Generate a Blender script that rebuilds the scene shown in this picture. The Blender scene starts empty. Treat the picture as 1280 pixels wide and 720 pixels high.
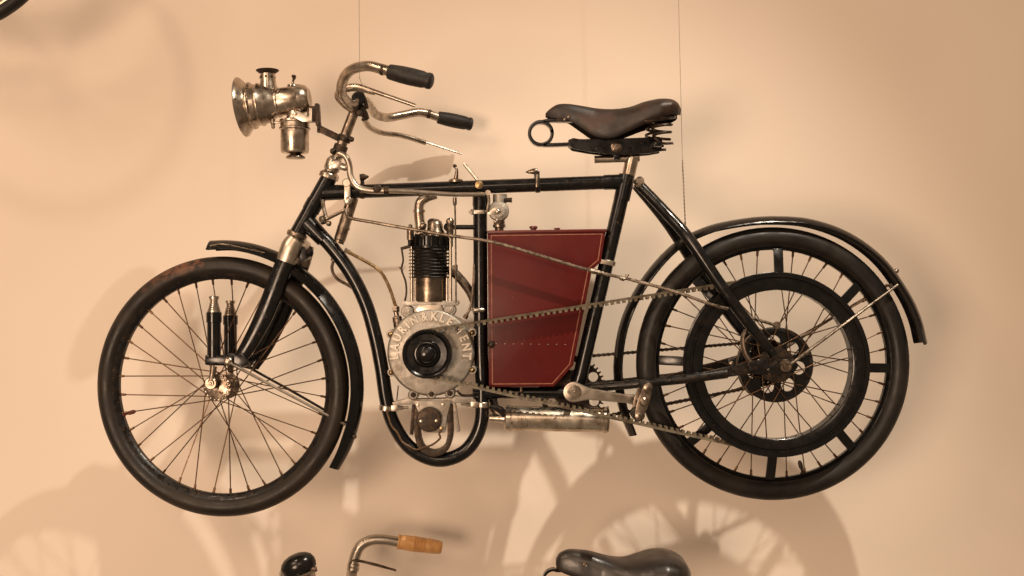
import bpy, bmesh, math, random
from mathutils import Vector, Matrix
R = math.radians
P = 0.002            # metres per unit; the machine is drawn in units of 2 mm
D = 1350.0           # camera distance in units
random.seed(7)

# ------------------------------------------------------------------ camera, world, lamps
sc = bpy.context.scene
col = sc.collection
cam_d = bpy.data.cameras.new('camera'); cam = bpy.data.objects.new('camera', cam_d); col.objects.link(cam)
cam.location = (0, -D*P, 0); cam.rotation_euler = (R(90), 0, 0)
cam_d.sensor_width = 36; cam_d.lens = 36*D/1280; cam_d.clip_end = 100
sc.camera = cam
wd = bpy.data.worlds.new('World'); sc.world = wd; wd.use_nodes = True
wd.node_tree.nodes['Background'].inputs[0].default_value = (1.0, 0.70, 0.465, 1)
wd.node_tree.nodes['Background'].inputs[1].default_value = 0.29
sc.view_settings.view_transform = 'Standard'
sc.view_settings.look = 'None'
sc.view_settings.exposure = -0.23
sc.render.engine = 'CYCLES'

def aim(o, target):
    o.rotation_euler = (Vector(target)-o.location).to_track_quat('-Z', 'Y').to_euler()
def spot(name, loc, target, power, color, size, radius, blend):
    l = bpy.data.lights.new(name, 'SPOT'); o = bpy.data.objects.new(name, l); col.objects.link(o)
    o.location = loc; l.energy = power; l.color = color; l.spot_size = R(size); l.spot_blend = blend
    l.shadow_soft_size = radius; aim(o, target)
def area(name, loc, target, power, color, size):
    l = bpy.data.lights.new(name, 'AREA'); o = bpy.data.objects.new(name, l); col.objects.link(o)
    l.shape = 'DISK'; l.size = size; o.location = loc; l.energy = power; l.color = color; aim(o, target)
WARM = (1.0, 0.70, 0.485)
spot('key_spot', (1.16, -1.48, 2.62), (-0.55, 0.4, -2.6), 540, (1.0, 0.87, 0.70), 58, 0.03, 1.0)
area('left_soft_lamp', (-2.8, -3.0, 1.9), (-0.5, 0.3, -0.1), 56, WARM, 1.5)
area('front_soft_lamp', (-0.5, -5.6, 1.75), (-0.2, 0.3, 0.0), 42, WARM, 1.6)
spot('left_spot_lamp', (-2.0, -1.7, 2.5), (-0.3, 0.4, -0.4), 52, (1.0, 0.74, 0.52), 90, 0.10, 1.0)
area('low_fill_light', (-2.4, -5.4, -0.45), (-0.5, 0.3, -0.6), 200, WARM, 1.8)  # added fill that brightens the shaded wall below the machine, no known lamp

# ------------------------------------------------------------------ materials
def lin(h):
    return tuple(((v/255)/12.92 if v/255 <= .04045 else ((v/255+.055)/1.055)**2.4) for v in h)
def mat(name, c1, c2=None, rough=(0.3, 0.45), metal=0.0, scale=20, thr=(0.45, 0.65), bump=0.0, bscale=200,
        coat=0.0, metal2=None, c3=None, scale3=60, thr3=(0.62, 0.7), spec=0.5, detail=6, patches=None):
    m = bpy.data.materials.new(name); m.use_nodes = True
    nt = m.node_tree; n = nt.nodes; L = nt.links
    b = n['Principled BSDF']
    tc = n.new('ShaderNodeTexCoord')
    def noise(s, det=6, w=0.0):
        x = n.new('ShaderNodeTexNoise'); x.inputs['Scale'].default_value = s; x.inputs['Detail'].default_value = det
        x.inputs['Distortion'].default_value = w
        L.new(tc.outputs['Object'], x.inputs['Vector']); return x
    def ramp(src, lo, hi, a=0.0, c=1.0):
        r = n.new('ShaderNodeMapRange'); r.inputs[1].default_value = lo; r.inputs[2].default_value = hi
        r.inputs[3].default_value = a; r.inputs[4].default_value = c
        L.new(src, r.inputs[0]); return r.outputs[0]
    b.inputs['Base Color'].default_value = (*c1, 1)
    b.inputs['Metallic'].default_value = metal
    b.inputs['Specular IOR Level'].default_value = spec
    b.inputs['Coat Weight'].default_value = coat
    b.inputs['Coat Roughness'].default_value = 0.08
    n1 = noise(scale, detail, 0.4); f1 = ramp(n1.outputs[0], *thr)
    cur = None
    if c2:
        mx = n.new('ShaderNodeMix'); mx.data_type = 'RGBA'
        mx.inputs[6].default_value = (*c1, 1); mx.inputs[7].default_value = (*c2, 1)
        L.new(f1, mx.inputs[0]); cur = mx.outputs[2]
        if metal2 is not None:
            L.new(ramp(f1, 0, 1, metal, metal2), b.inputs['Metallic'])
    if c3:
        n3 = noise(scale3, 5); f3 = ramp(n3.outputs[0], *thr3)
        mx = n.new('ShaderNodeMix'); mx.data_type = 'RGBA'
        if cur: L.new(cur, mx.inputs[6])
        else: mx.inputs[6].default_value = (*c1, 1)
        mx.inputs[7].default_value = (*c3, 1); L.new(f3, mx.inputs[0]); cur = mx.outputs[2]
    if patches:
        centre_list, pcol = patches; acc = None
        for c_, r_ in centre_list:
            sb = n.new('ShaderNodeVectorMath'); sb.operation = 'DISTANCE'; L.new(tc.outputs['Object'], sb.inputs[0]); sb.inputs[1].default_value = c_
            f_ = ramp(sb.outputs['Value'], r_, r_*.6)
            if acc is None: acc = f_
            else:
                mm = n.new('ShaderNodeMath'); mm.operation = 'MAXIMUM'; L.new(acc, mm.inputs[0]); L.new(f_, mm.inputs[1]); acc = mm.outputs[0]
        npz = noise(38, 6, .6)
        mm = n.new('ShaderNodeMath'); mm.operation = 'MULTIPLY'; L.new(acc, mm.inputs[0]); L.new(ramp(npz.outputs[0], .38, .46), mm.inputs[1])
        mx = n.new('ShaderNodeMix'); mx.data_type = 'RGBA'; L.new(mm.outputs[0], mx.inputs[0])
        if cur: L.new(cur, mx.inputs[6])
        else: mx.inputs[6].default_value = (*c1, 1)
        mx.inputs[7].default_value = (*pcol, 1); cur = mx.outputs[2]
    if cur: L.new(cur, b.inputs['Base Color'])
    n2 = noise(scale*1.7+3, 5); L.new(ramp(n2.outputs[0], .35, .65, *rough), b.inputs['Roughness'])
    if bump:
        nb = noise(bscale, 3); bp = n.new('ShaderNodeBump'); bp.inputs['Strength'].default_value = bump
        bp.inputs['Distance'].default_value = 0.001
        L.new(nb.outputs[0], bp.inputs['Height']); L.new(bp.outputs[0], b.inputs['Normal'])
    return m
M = {}
M['wall'] = mat('cream_plaster', (.79, .69, .59), (.815, .715, .615), (.75, .9), scale=1.3, thr=(.35, .65), bump=.25, bscale=90, spec=.2)
M['enamel'] = mat('black_enamel', (.0035, .0034, .0038), (.007, .0055, .0045), (.13, .3), scale=30, bump=.05, bscale=60, coat=.12, spec=.35,
                  c3=(.09, .05, .025), scale3=95, thr3=(.70, .76))
M['enamel_worn'] = mat('worn_black_enamel', (.005, .0045, .0045), (.016, .010, .006), (.2, .5), scale=45, bump=.15, bscale=150,
                  c3=(.09, .052, .03), scale3=120, thr3=(.64, .73), spec=.35)
M['nickel'] = mat('aged_nickel', (.50, .435, .365), (.27, .215, .165), (.2, .36), metal=1, scale=40, thr=(.42, .72), bump=.06, bscale=140,
                  c3=(.10, .055, .03), scale3=90, thr3=(.66, .74))
M['nickel_clean'] = mat('satin_nickel', (.50, .445, .38), (.41, .355, .295), (.27, .38), metal=1, scale=35, thr=(.4, .75), bump=.02)
M['nickel_brown'] = mat('tarnished_nickel', (.30, .245, .195), (.105, .078, .058), (.24, .42), metal=1, scale=50, thr=(.4, .68), bump=.12, bscale=120,
                  c3=(.05, .028, .016), scale3=130, thr3=(.62, .7))
M['alu'] = mat('cast_aluminium', (.37, .34, .30), (.25, .225, .19), (.38, .6), metal=.7, scale=35, thr=(.4, .7), bump=.5, bscale=420,
                  c3=(.26, .17, .09), scale3=30, thr3=(.60, .74))
M['alu_letter'] = mat('lightened_letter_aluminium', (.50, .46, .40), (.38, .345, .295), (.34, .5), metal=.8, scale=60, bump=.2, bscale=300)  # letters coloured brighter than the case, standing in for the shade around them
M['silencer'] = mat('tarnished_silencer_plating', (.64, .585, .50), (.45, .375, .29), (.2, .36), metal=1, scale=28, thr=(.42, .62), bump=.2, bscale=90,
                  c3=(.20, .12, .08), scale3=70, thr3=(.60, .70))
M['iron'] = mat('dark_iron', (.028, .020, .014), (.06, .035, .02), (.35, .6), metal=.6, scale=80, bump=.3, bscale=300)
M['rusty'] = mat('rusty_steel', (.20, .15, .115), (.09, .06, .042), (.35, .55), metal=.7, scale=60, bump=.3, bscale=300)
M['rubber'] = mat('old_rubber', (.009, .0078, .0068), (.017, .014, .011), (.36, .55), scale=14, bump=.25, bscale=260, spec=.3)
M['rubber_front'] = mat('cracked_rubber_with_brown_patches', (.014, .011, .009), (.024, .017, .012), (.36, .55), scale=12, bump=.35, bscale=220,
                  patches=([(tuple(Vector((x-640+20, -12+0, 360-y+285))*P), r*P) for x, y, r in
                  ((152, 382, 13), (163, 368, 15), (176, 356, 16), (190, 346, 17), (207, 337, 18), (226, 330, 18), (245, 327, 15), (408, 490, 14), (411, 503, 10))], (.125, .055, .032)), spec=.3)
M['grip'] = mat('grip_rubber', (.011, .0095, .0085), (.02, .016, .013), (.45, .6), scale=60, bump=.3, bscale=400, spec=.35)
M['red'] = mat('dark_red_tank_paint', (.082, .0075, .0065), (.066, .0065, .0055), (.34, .46), scale=9, thr=(.4, .7), bump=.06, bscale=25, coat=0,
               c3=(.30, .10, .07), scale3=160, thr3=(.76, .79), spec=.18)
M['red_edge'] = mat('dark_red_tank_edge', (.10, .010, .009), (.07, .012, .009), (.3, .45), scale=40)
M['gold'] = mat('gold_pinstripe', (.27, .10, .055), (.19, .055, .032), (.4, .55), scale=70)
M['leather'] = mat('brown_saddle_leather', (.017, .0085, .0055), (.009, .0052, .0038), (.42, .58), scale=18, thr=(.35, .65), bump=.35, bscale=260,
               c3=(.036, .015, .009), scale3=14, thr3=(.56, .68))
M['leather_black'] = mat('black_saddle_leather', (.010, .007, .006), (.022, .015, .011), (.3, .45), scale=16, bump=.2, bscale=240, coat=.1)
M['belt'] = mat('greasy_leather_belt', (.125, .10, .062), (.06, .043, .028), (.5, .7), scale=60, bump=.5, bscale=300)
M['chain'] = mat('oily_chain', (.035, .022, .016), (.06, .035, .022), (.35, .5), metal=.6, scale=150)
M['spoke'] = mat('brown_spoke_steel', (.13, .075, .042), (.07, .04, .022), (.3, .45), metal=.85, scale=90)
M['barrel'] = mat('brown_barrel_steel', (.21, .17, .13), (.10, .077, .058), (.22, .38), metal=1, scale=26, thr=(.4, .6), bump=.15, bscale=120)
M['brass'] = mat('dull_brass', (.40, .29, .16), (.30, .18, .08), (.25, .4), metal=1, scale=80)
M['wood'] = mat('turned_light_wood', (.62, .34, .125), (.52, .26, .09), (.3, .42), scale=40, bump=.1, bscale=200, coat=.2)
M['rim_pale'] = mat('pale_plated_rim', (.6, .56, .46), (.4, .34, .24), (.25, .4), metal=1, scale=30)
M['red_rubber'] = mat('red_rubber_cap', (.12, .02, .015), None, (.5, .6))
M['wire'] = mat('thin_steel_wire', (.30, .24, .18), (.2, .16, .12), (.45, .6), metal=.5, scale=300)
M['copper'] = mat('copper_wire', (.11, .065, .032), (.06, .035, .02), (.4, .6), metal=.5, scale=200)
def glass_mat():
    m = bpy.data.materials.new('lamp_glass'); m.use_nodes = True
    b = m.node_tree.nodes['Principled BSDF']
    b.inputs['Transmission Weight'].default_value = 1; b.inputs['Roughness'].default_value = .03
    b.inputs['IOR'].default_value = 1.45
    return m
M['glass'] = glass_mat()

# ------------------------------------------------------------------ helpers
def W(px, py, d=0.0):
    """a point of the machine seen at (px,py) and lying d units in front of its middle plane"""
    k = (D-d)/D
    return Vector(((px-640)*k, -d, (360-py)*k))
def tag(o, label=None, cat=None, group=None, kind=None):
    if label: o['label'] = label
    if cat: o['category'] = cat
    if group: o['group'] = group
    if kind: o['kind'] = kind
    return o
def empty(name, loc):
    o = bpy.data.objects.new(name, None); o.empty_display_size = .05; col.objects.link(o)
    o.location = Vector(loc)*P; return o
def root_loc(p):
    while p and p.parent: p = p.parent
    return p.location.copy() if p else Vector((0, 0, 0))
def crom(pts, n=6):
    pts = [Vector(p) for p in pts]
    if len(pts) < 3: return pts
    out = []
    ext = [pts[0]*2-pts[1]] + pts + [pts[-1]*2-pts[-2]]
    for i in range(1, len(ext)-2):
        p0, p1, p2, p3 = ext[i-1:i+3]
        for k in range(n):
            t = k/n
            out.append(.5*((2*p1)+(p2-p0)*t+(2*p0-5*p1+4*p2-p3)*t*t+(3*p1-p0-3*p2+p3)*t**3))
    out.append(pts[-1]); return out
def lerp_list(v, n):
    if not isinstance(v, (list, tuple)): return [v]*n
    out = []
    for i in range(n):
        t = i/(n-1)*(len(v)-1); a = min(int(t), len(v)-2); out.append(v[a]+(v[a+1]-v[a])*(t-a))
    return out
def frames(pts, up=None):
    n = len(pts); T = []
    for i in range(n):
        a = pts[max(i-1, 0)]; b = pts[min(i+1, n-1)]; T.append((b-a).normalized())
    u = Vector(up) if up else (Vector((0, 1, 0)) if abs(T[0].y) < .9 else Vector((1, 0, 0)))
    out = []
    for t in T:
        u = (u - t*u.dot(t)).normalized(); out.append((t, u, t.cross(u).normalized()))
    return out
class MB:
    def __init__(s): s.bm = bmesh.new()
    def ring_sweep(s, rings, caps=True, closed=False):
        bm = s.bm; V = [[bm.verts.new(p) for p in r] for r in rings]
        n = len(V[0]); m = len(V)
        for i in range(m if closed else m-1):
            a = V[i]; b = V[(i+1) % m]
            for k in range(n):
                bm.faces.new((a[k], a[(k+1) % n], b[(k+1) % n], b[k]))
        if caps and not closed:
            bm.faces.new(V[0][::-1]); bm.faces.new(V[-1])
        return s
    def tube(s, pts, r, seg=12, smooth=True, n=6, caps=True, flat=1.0, up=None):
        pts = crom(pts, n) if smooth else [Vector(p) for p in pts]
        rr = lerp_list(r, len(pts)); F = frames(pts, up); rings = []
        for p, q, (t, u, v) in zip(pts, rr, F):
            rings.append([p + (u*math.cos(2*math.pi*k/seg) + v*math.sin(2*math.pi*k/seg)*flat)*q for k in range(seg)])
        return s.ring_sweep(rings, caps)
    def sweep(s, pts, sec, smooth=True, n=6, up=None, scales=None):
        pts = crom(pts, n) if smooth else [Vector(p) for p in pts]
        F = frames(pts, up); sc_ = lerp_list(scales or 1.0, len(pts))
        rings = [[p+(u*a+v*b)*k for a, b in sec] for p, k, (t, u, v) in zip(pts, sc_, F)]
        return s.ring_sweep(rings)
    def lathe(s, prof, org, axis, seg=32, closed=False):
        """prof: (radius, distance along axis)"""
        o = Vector(org); ax = Vector(axis).normalized()
        u = ax.orthogonal().normalized(); v = ax.cross(u); bm = s.bm; rings = []
        for r, t in prof:
            if r < 1e-4: rings.append([bm.verts.new(o+ax*t)])
            else: rings.append([bm.verts.new(o+ax*t+(u*math.cos(2*math.pi*k/seg)+v*math.sin(2*math.pi*k/seg))*r) for k in range(seg)])
        m = len(rings)
        for i in range(m if closed else m-1):
            a = rings[i]; b = rings[(i+1) % m]
            for k in range(seg):
                k2 = (k+1) % seg
                if len(a) == 1 and len(b) == 1: continue
                if len(a) == 1: bm.faces.new((a[0], b[k2], b[k]))
                elif len(b) == 1: bm.faces.new((a[k], a[k2], b[0]))
                else: bm.faces.new((a[k], a[k2], b[k2], b[k]))
        if not closed:
            if len(rings[0]) > 1: bm.faces.new(rings[0][::-1])
            if len(rings[-1]) > 1: bm.faces.new(rings[-1])
        return s
    def box(s, c, size, rot=None, bev=0.0):
        r = bmesh.ops.create_cube(s.bm, size=1)
        vs = r['verts']
        bmesh.ops.scale(s.bm, vec=size, verts=vs)
        if bev:
            es = list({e for v in vs for e in v.link_edges})
            g = bmesh.ops.bevel(s.bm, geom=es, offset=bev, segments=2, affect='EDGES', profile=.6)
            vs = list({v for f in g['faces'] for v in f.verts} | {v for v in vs if v.is_valid})
        mt = (rot.to_4x4() if rot else Matrix.Identity(4))
        for v in vs: v.co = (mt @ v.co) + Vector(c)
        return s
    def prism(s, pts, dvec):
        """pts: closed outline of Vectors, extruded by dvec"""
        dv = Vector(dvec); a = [s.bm.verts.new(Vector(p)) for p in pts]; b = [s.bm.verts.new(Vector(p)+dv) for p in pts]
        n = len(a)
        s.bm.faces.new(a); s.bm.faces.new(b[::-1])
        for i in range(n): s.bm.faces.new((a[i], b[i], b[(i+1) % n], a[(i+1) % n]))
        return s
    def hexnut(s, org, axis, r, h, seg=6):
        s.lathe([(r*.9, 0), (r, .15*h), (r, .85*h), (r*.9, h)], org, axis, seg)
        return s.lathe([(r*.5, h), (r*.5, h*1.5), (r*.35, h*1.7)], org, axis, 10)
    def add_mesh(s, me, mtx=None):
        if mtx: me.transform(mtx)
        s.bm.from_mesh(me); return s
    def mesh(s, name, mt, mtx=None, ang=38, bevel=0):
        bm = s.bm
        if mtx: bmesh.ops.transform(bm, matrix=mtx, verts=bm.verts)
        bmesh.ops.recalc_face_normals(bm, faces=bm.faces)
        if bevel:
            es = [e for e in bm.edges if len(e.link_faces) == 2 and e.calc_face_angle(0) > R(50)]
            bmesh.ops.bevel(bm, geom=es, offset=bevel, segments=2, affect='EDGES', profile=.6, clamp_overlap=True)
        for f in bm.faces: f.smooth = True
        for e in bm.edges:
            if len(e.link_faces) == 2 and e.calc_face_angle(0) > R(ang): e.smooth = False
        me = bpy.data.meshes.new(name); bm.to_mesh(me); bm.free()
        me.materials.append(M[mt] if isinstance(mt, str) else mt)
        return me
    def done(s, name, mt, parent=None, mtx=None, ang=38, bevel=0, label=None):
        me = s.mesh(name, mt, mtx, ang, bevel)
        off = root_loc(parent)
        me.transform(Matrix.Translation(-off) @ Matrix.Scale(P, 4))
        o = bpy.data.objects.new(name, me); col.objects.link(o)
        if parent: o.parent = parent
        if label: o['label'] = label
        return o
def inst(name, me, mtx, parent, label=None):
    """me is in units round its own origin; mtx places it (units)"""
    if not me.get('scaled'):
        me.transform(Matrix.Scale(P, 4)); me['scaled'] = 1
    o = bpy.data.objects.new(name, me); col.objects.link(o)
    loc, rot, s = mtx.decompose()
    o.parent = parent
    o.matrix_basis = Matrix.Translation(loc*P - root_loc(parent)) @ rot.to_matrix().to_4x4()
    if label: o['label'] = label
    return o
def basis(x, y, z, o):
    m = Matrix((x, y, z)).transposed().to_4x4(); m.translation = o; return m
def plate_mesh(outlines, thick, bev=0.0):
    """flat plate with holes in the local XY plane from closed 2D outlines (even-odd)"""
    cu = bpy.data.curves.new('tmp', 'CURVE'); cu.dimensions = '2D'; cu.fill_mode = 'BOTH'
    cu.extrude = thick/2; cu.bevel_depth = bev; cu.bevel_resolution = 1
    for ol in outlines:
        sp = cu.splines.new('POLY'); sp.points.add(len(ol)-1)
        for q, (x, y) in zip(sp.points, ol): q.co = (x, y, 0, 1)
        sp.use_cyclic_u = True
    o = bpy.data.objects.new('tmp', cu); col.objects.link(o)
    dg = bpy.context.evaluated_depsgraph_get()
    me = bpy.data.meshes.new_from_object(o.evaluated_get(dg))
    bpy.data.objects.remove(o); bpy.data.curves.remove(cu)
    return me
def circ(cx, cy, r, n=28, ph=0): return [(cx+r*math.cos(ph+2*math.pi*k/n), cy+r*math.sin(ph+2*math.pi*k/n)) for k in range(n)]
FACE = Matrix(((1, 0, 0), (0, 0, -1), (0, 1, 0))).to_4x4()     # local XY plane -> XZ plane, local z -> towards the room
NEAR = Vector((0, -1, 0))

# ------------------------------------------------------------------ wall
mb = MB(); mb.box((0, 215, 0), (6400, 30, 3600))
tag(mb.done('wall', 'wall'), 'cream plastered gallery wall behind the hanging machines', kind='structure')

# ------------------------------------------------------------------ wheel builder
def wheel(parent, center, rot, rt, minor, rim_in, hub_r, hub_w, nsp, cross, mats, flange=8, tread=False, spoke_r=.75, valve=None, label=None, squash=1.0, sp_off=0.0):
    Mx = Matrix.Translation(center) @ Matrix.Rotation(rot, 4, 'Z')
    ax = (0, -1, 0)
    rc = rt-minor
    # rim: shallow channel
    ro = rc-minor*.62
    prof = [(rim_in, -3), (rim_in, 3), (rim_in+2, 5.5), (ro+1, 9.5), (ro+3, 9.5), (ro+3, 8), (ro-1, 6), (ro-1, -6), (ro+3, -8), (ro+3, -9.5), (ro+1, -9.5), (rim_in+2, -5.5)]
    w = MB().lathe(prof, (0, 0, 0), ax, 120, closed=True).done('wheel', mats['rim'], parent, Mx, label=label)
    tp = []
    ns = 48
    for k in range(ns):
        a = 2*math.pi*k/ns
        x = math.cos(a); y = math.sin(a)
        rr = minor*(.962 if k % 48 in (7, 41, 13, 35) else 1.0)*(1-.02*(k % 48 in (8, 9, 10, 11, 12, 36, 37, 38, 39, 40)))
        tp.append((rc+x*rr, y*minor*squash))
    MB().lathe(tp, (0, 0, 0), ax, 140, closed=True).done('tyre', mats['tyre'], w, Mx, ang=60)
    bead = MB()
    for s_ in (1, -1):
        bead.lathe([(ro+5+1.1*math.cos(t), s_*(9.2)+1.1*math.sin(t)) for t in [k*math.pi/3 for k in range(6)]], (0, 0, 0), ax, 110, closed=True)
    bead.done('tyre_bead', mats['tyre'], w, Mx)
    hp = [(3, -hub_w-5), (3, -hub_w-1), (flange*.8, -hub_w), (flange, -hub_w+.5), (flange, -hub_w+3), (hub_r, -hub_w+5), (hub_r*.85, 0), (hub_r, hub_w-5), (flange, hub_w-3), (flange, hub_w-.5), (flange*.8, hub_w), (3, hub_w+1), (3, hub_w+5)]
    MB().lathe(hp, (0, 0, 0), ax, 28).done('hub', mats['hub'], w, Mx)
    # spokes
    fr = flange-1.5; L = None; sm = None
    for i in range(nsp):
        th = 2*math.pi*(i+.5)/nsp + sp_off
        side = 1 if i % 2 else -1
        sg = 1 if (i//2) % 2 else -1
        ha = th + sg*cross
        a = Vector((fr*math.cos(ha), -side*(hub_w-2), fr*math.sin(ha)))
        b = Vector(((rim_in+1)*math.cos(th), -side*1.5, (rim_in+1)*math.sin(th)))
        dv = b-a
        if sm is None:
            L = dv.length
            sb = MB().lathe([(spoke_r, 0), (spoke_r, L-7)], (0, 0, 0), (0, 0, 1), 6)
            sb.lathe([(spoke_r*1.2, L-8), (spoke_r*2.1, L-7), (spoke_r*2.1, L-2), (spoke_r*2.9, L-1.5), (spoke_r*2.9, L)], (0, 0, 0), (0, 0, 1), 6)
            sm = sb.mesh('spoke', mats['spoke'])
        q = dv.to_track_quat('Z', 'Y').to_matrix().to_4x4()
        inst('spoke', sm, Mx @ Matrix.Translation(a) @ q, w)
    if valve:
        a, mt = valve
        u = Vector((math.cos(a), 0, math.sin(a)))
        MB().lathe([(3.2, 0), (3.2, 2), (1.7, 2.5), (1.7, 7), (2.6, 8), (2.8, 14), (1.5, 17), (0, 17.5)], u*(rim_in+1), -u, 12).done('valve', mt, w, Mx)
    return w, Mx

def guard(parent, path, halfw, sag, mats, thick=1.6, mtx=None, name='mudguard', normal_c=None, label=None, roll=True, scales=None):
    """curved sheet along path (list of Vector in the XZ plane), domed across its width"""
    pts = crom(path, 6); n = 12
    m = MB(); rings = []
    cum = lerp_list(scales or 1.0, len(pts))
    for i, p in enumerate(pts):
        a = pts[max(i-1, 0)]; b = pts[min(i+1, len(pts)-1)]; t = (b-a).normalized()
        nr = Vector((-t.z, 0, t.x))
        if nr.dot(p-normal_c) < 0: nr = -nr
        outer = []; inner = []
        for k in range(n+1):
            u = -1+2*k/n
            y = halfw*u*cum[i]; dr = -sag*(u*u)*cum[i]
            outer.append(p+Vector((0, y, 0))+nr*dr)
            inner.append(p+Vector((0, y*(1-thick/halfw), 0))+nr*(dr-thick))
        rings.append(outer+inner[::-1])
    m.ring_sweep(rings)
    if roll:
        for s_ in (-1, 1):
            m.tube([(r[0 if s_ < 0 else n]) for r in rings], 1.1, 6, smooth=False)
    return m.done(name, mats, parent, mtx, label=label, ang=50)

def saddle(parent, st, mt, name='saddle', nose_pow=2.2):
    """stations (px, top, bottom, halfwidth)"""
    rings = []
    sts = crom([Vector((a, b, c)) for a, b, c, d in st], 5); ws = lerp_list([s[3] for s in st], len(sts))
    n = 28
    for (px, top, bot), w in zip([tuple(v) for v in sts], ws):
        c = W(px, top); cb = W(px, bot)
        ztop = c.z; zb = cb.z; X = c.x; r = []
        for k in range(n+1):
            t = -1+2*k/n
            y = w*math.sin(t*math.pi/2)**1 if abs(t) < 1 else w*t
            f = abs(t)
            drop = (ztop-zb)*(f**3.0)
            r.append(Vector((X, y*(1-.10*max(0, f-.8)/.2), ztop-drop)))
        inner = [Vector((p.x, p.y*.93, p.z-2.2)) for p in r]
        rings.append(r+inner[::-1])
    m = MB().ring_sweep(rings)
    return m.done(name, mt, parent, ang=60)

def coil(m, c, r, z0, z1, turns, wr, seg=7, bulge=0.0):
    pts = []
    N = int(turns*16)
    for i in range(N+1):
        t = i/N; a = 2*math.pi*turns*t
        rr = r*(1-bulge*abs(2*t-1))
        pts.append(Vector((c.x+rr*math.cos(a), c.y+rr*math.sin(a), z0+(z1-z0)*t)))
    m.tube(pts, wr, seg, smooth=False)

# =================================================================== THE MOTORCYCLE
moto = empty('motorcycle', (-20, 0, -285))
tag(moto, 'black antique motorcycle with red tank hanging on wires in the middle of the wall', 'motorcycle')
B = moto

# ---- frame
m = MB()
m.tube([W(412, 221), W(371, 294)], 10.2, 20, smooth=False)
m.tube([W(403, 241), W(783, 227)], 8.6, 20, smooth=False)
m.tube([W(783, 221), W(722, 484)], 9.2, 20, smooth=False)
cradle = [(386, 280), (412, 306), (438, 341), (457, 379), (469, 420), (477, 460), (483, 500), (492, 530), (513, 560), (547, 575), (580, 565), (599, 537), (603, 500), (601, 430), (600.5, 340), (600, 240)]
m.tube([W(*p) for p in cradle], 8.8, 20)
m.tube([W(603, 491), W(716, 491)], 7.2, 16, smooth=False)
frame = m.done('frame', 'enamel', B)
def lug(a, b, r):
    MB().tube([W(*a), W(*b)], r, 20, smooth=False).done('frame_lug', 'enamel', frame)
lug((404, 241), (438, 240), [9.9, 9.3])
lug((755, 228), (781, 227), 9.5)
lug((783.5, 219), (777, 250), 10.2)
lug((384, 278), (405, 300), [11.5, 9.8])
lug((600.5, 243), (600.5, 258), 9.8)
lug((725, 470), (721, 486), 10.2)
lug((395, 251), (388, 264), 11.0)
lug((591, 491), (622, 491), 8.4)
# bottom bracket
MB().lathe([(11, -16), (12.5, -15), (12.5, 15), (11, 16)], W(718, 490), NEAR, 28).done('bottom_bracket', 'enamel', B)
# rear stays
for s_ in (1, -1):
    d0, d1, d2 = 11*s_, 36*s_, (44 if s_ > 0 else 40)*s_
    a = [Vector((W(796, 230).x, -d0, W(796, 230).z))] + [Vector((W(x, y).x, -d, W(x, y).z)) for x, y, d in
         ((830, 268, 22*s_), (856, 301, d1), (893, 357, 42*s_), (928, 405, d2), (957, 441, d2))]
    # the photograph's near stay fixes the pair
    MB().tube(a, [6.3, 6.8, 7.2, 7.5, 6.8, 5.4], 14).done('seat_stay', 'enamel', B)
    c = [Vector((W(x, y).x, -d, W(x, y).z)) for x, y, d in ((722, 486, 10*s_), (760, 481, 22*s_), (800, 476, 34*s_), (850, 470, 42*s_), (900, 463, 44*s_))]
    if s_ < 0: c = [p+Vector((0, 0, -1.6*i)) for i, p in enumerate(c)]
    MB().tube(c, [5.4, 5.4, 5.4, 5.8, 6.2], 14).done('chain_stay', 'enamel_worn', B)
    p = [Vector((W(x, y).x, -45*s_, W(x, y).z)) for x, y in ((884, 459), (925, 450), (950, 444), (982, 447), (986, 455), (980, 463), (950, 465), (925, 464), (888, 470))]
    MB().prism(p, (0, 4*s_, 0)).done('dropout', 'enamel_worn', B, bevel=.6)
MB().lathe([(4.6, 0), (5.2, 1), (5.2, 24), (4.6, 25)], Vector((W(796, 229).x, -9, W(796, 229).z)), NEAR, 20).done('stay_bolt', 'nickel', B)
m = MB().lathe([(5.8, 0), (6, 1), (4.5, 3), (0, 3.6)], Vector((W(797, 230).x, -16.4, W(797, 230).z)), NEAR, 20); m.done('stay_bolt', 'nickel_clean', B)
# bridge between the stays
MB().tube([Vector((W(856, 303).x, -36, W(856, 303).z)), Vector((W(856, 303).x, 36, W(856, 303).z))], 4, 12, smooth=False).done('stay_bridge', 'enamel', B)

# ---- steering head
ax = (W(445, 130)-W(411, 222)).normalized()
h0 = W(411, 221); h1 = W(371, 294)
MB().lathe([(10, -3), (12.5, -2), (12.5, 2.5), (11, 5), (8.5, 7), (8.5, 9)], h0, ax, 28).done('headset_cup', 'nickel', B)
MB().lathe([(9, -4), (12, -3), (13, 0), (12.5, 3), (11, 4)], h1, ax, 28).done('headset_cup', 'nickel_brown', B)
m = MB(); m.lathe([(9, 8), (10, 10), (10, 21), (8, 24), (7.2, 26)], h0, ax, 24)
m.box(W(421, 206, 9), (13, 12, 10), Matrix.Rotation(R(-15), 3, 'Y'), 3)
m.lathe([(4.5, 0), (4.5, 6), (3.5, 8)], W(427, 208, 10), (1, -.2, -.3), 14)
m.done('stem_clamp', 'nickel_clean', B)
stem = MB().tube([W(418, 205), W(449, 123)], [6.6, 6.3], 18, smooth=False).done('stem', 'nickel_brown', B)
m = MB(); m.lathe([(8, -3), (8.8, -2), (8.8, 6), (8, 7)], W(424.5, 188), ax, 20); m.lathe([(7.8, 0), (8.5, 1), (8.5, 7), (7.8, 8)], W(429, 177), ax, 20)
m.lathe([(3, 0), (3.4, 1), (3.4, 5), (2.4, 6.5)], W(436, 173, 5), (1, -.3, -.35), 10)
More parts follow.
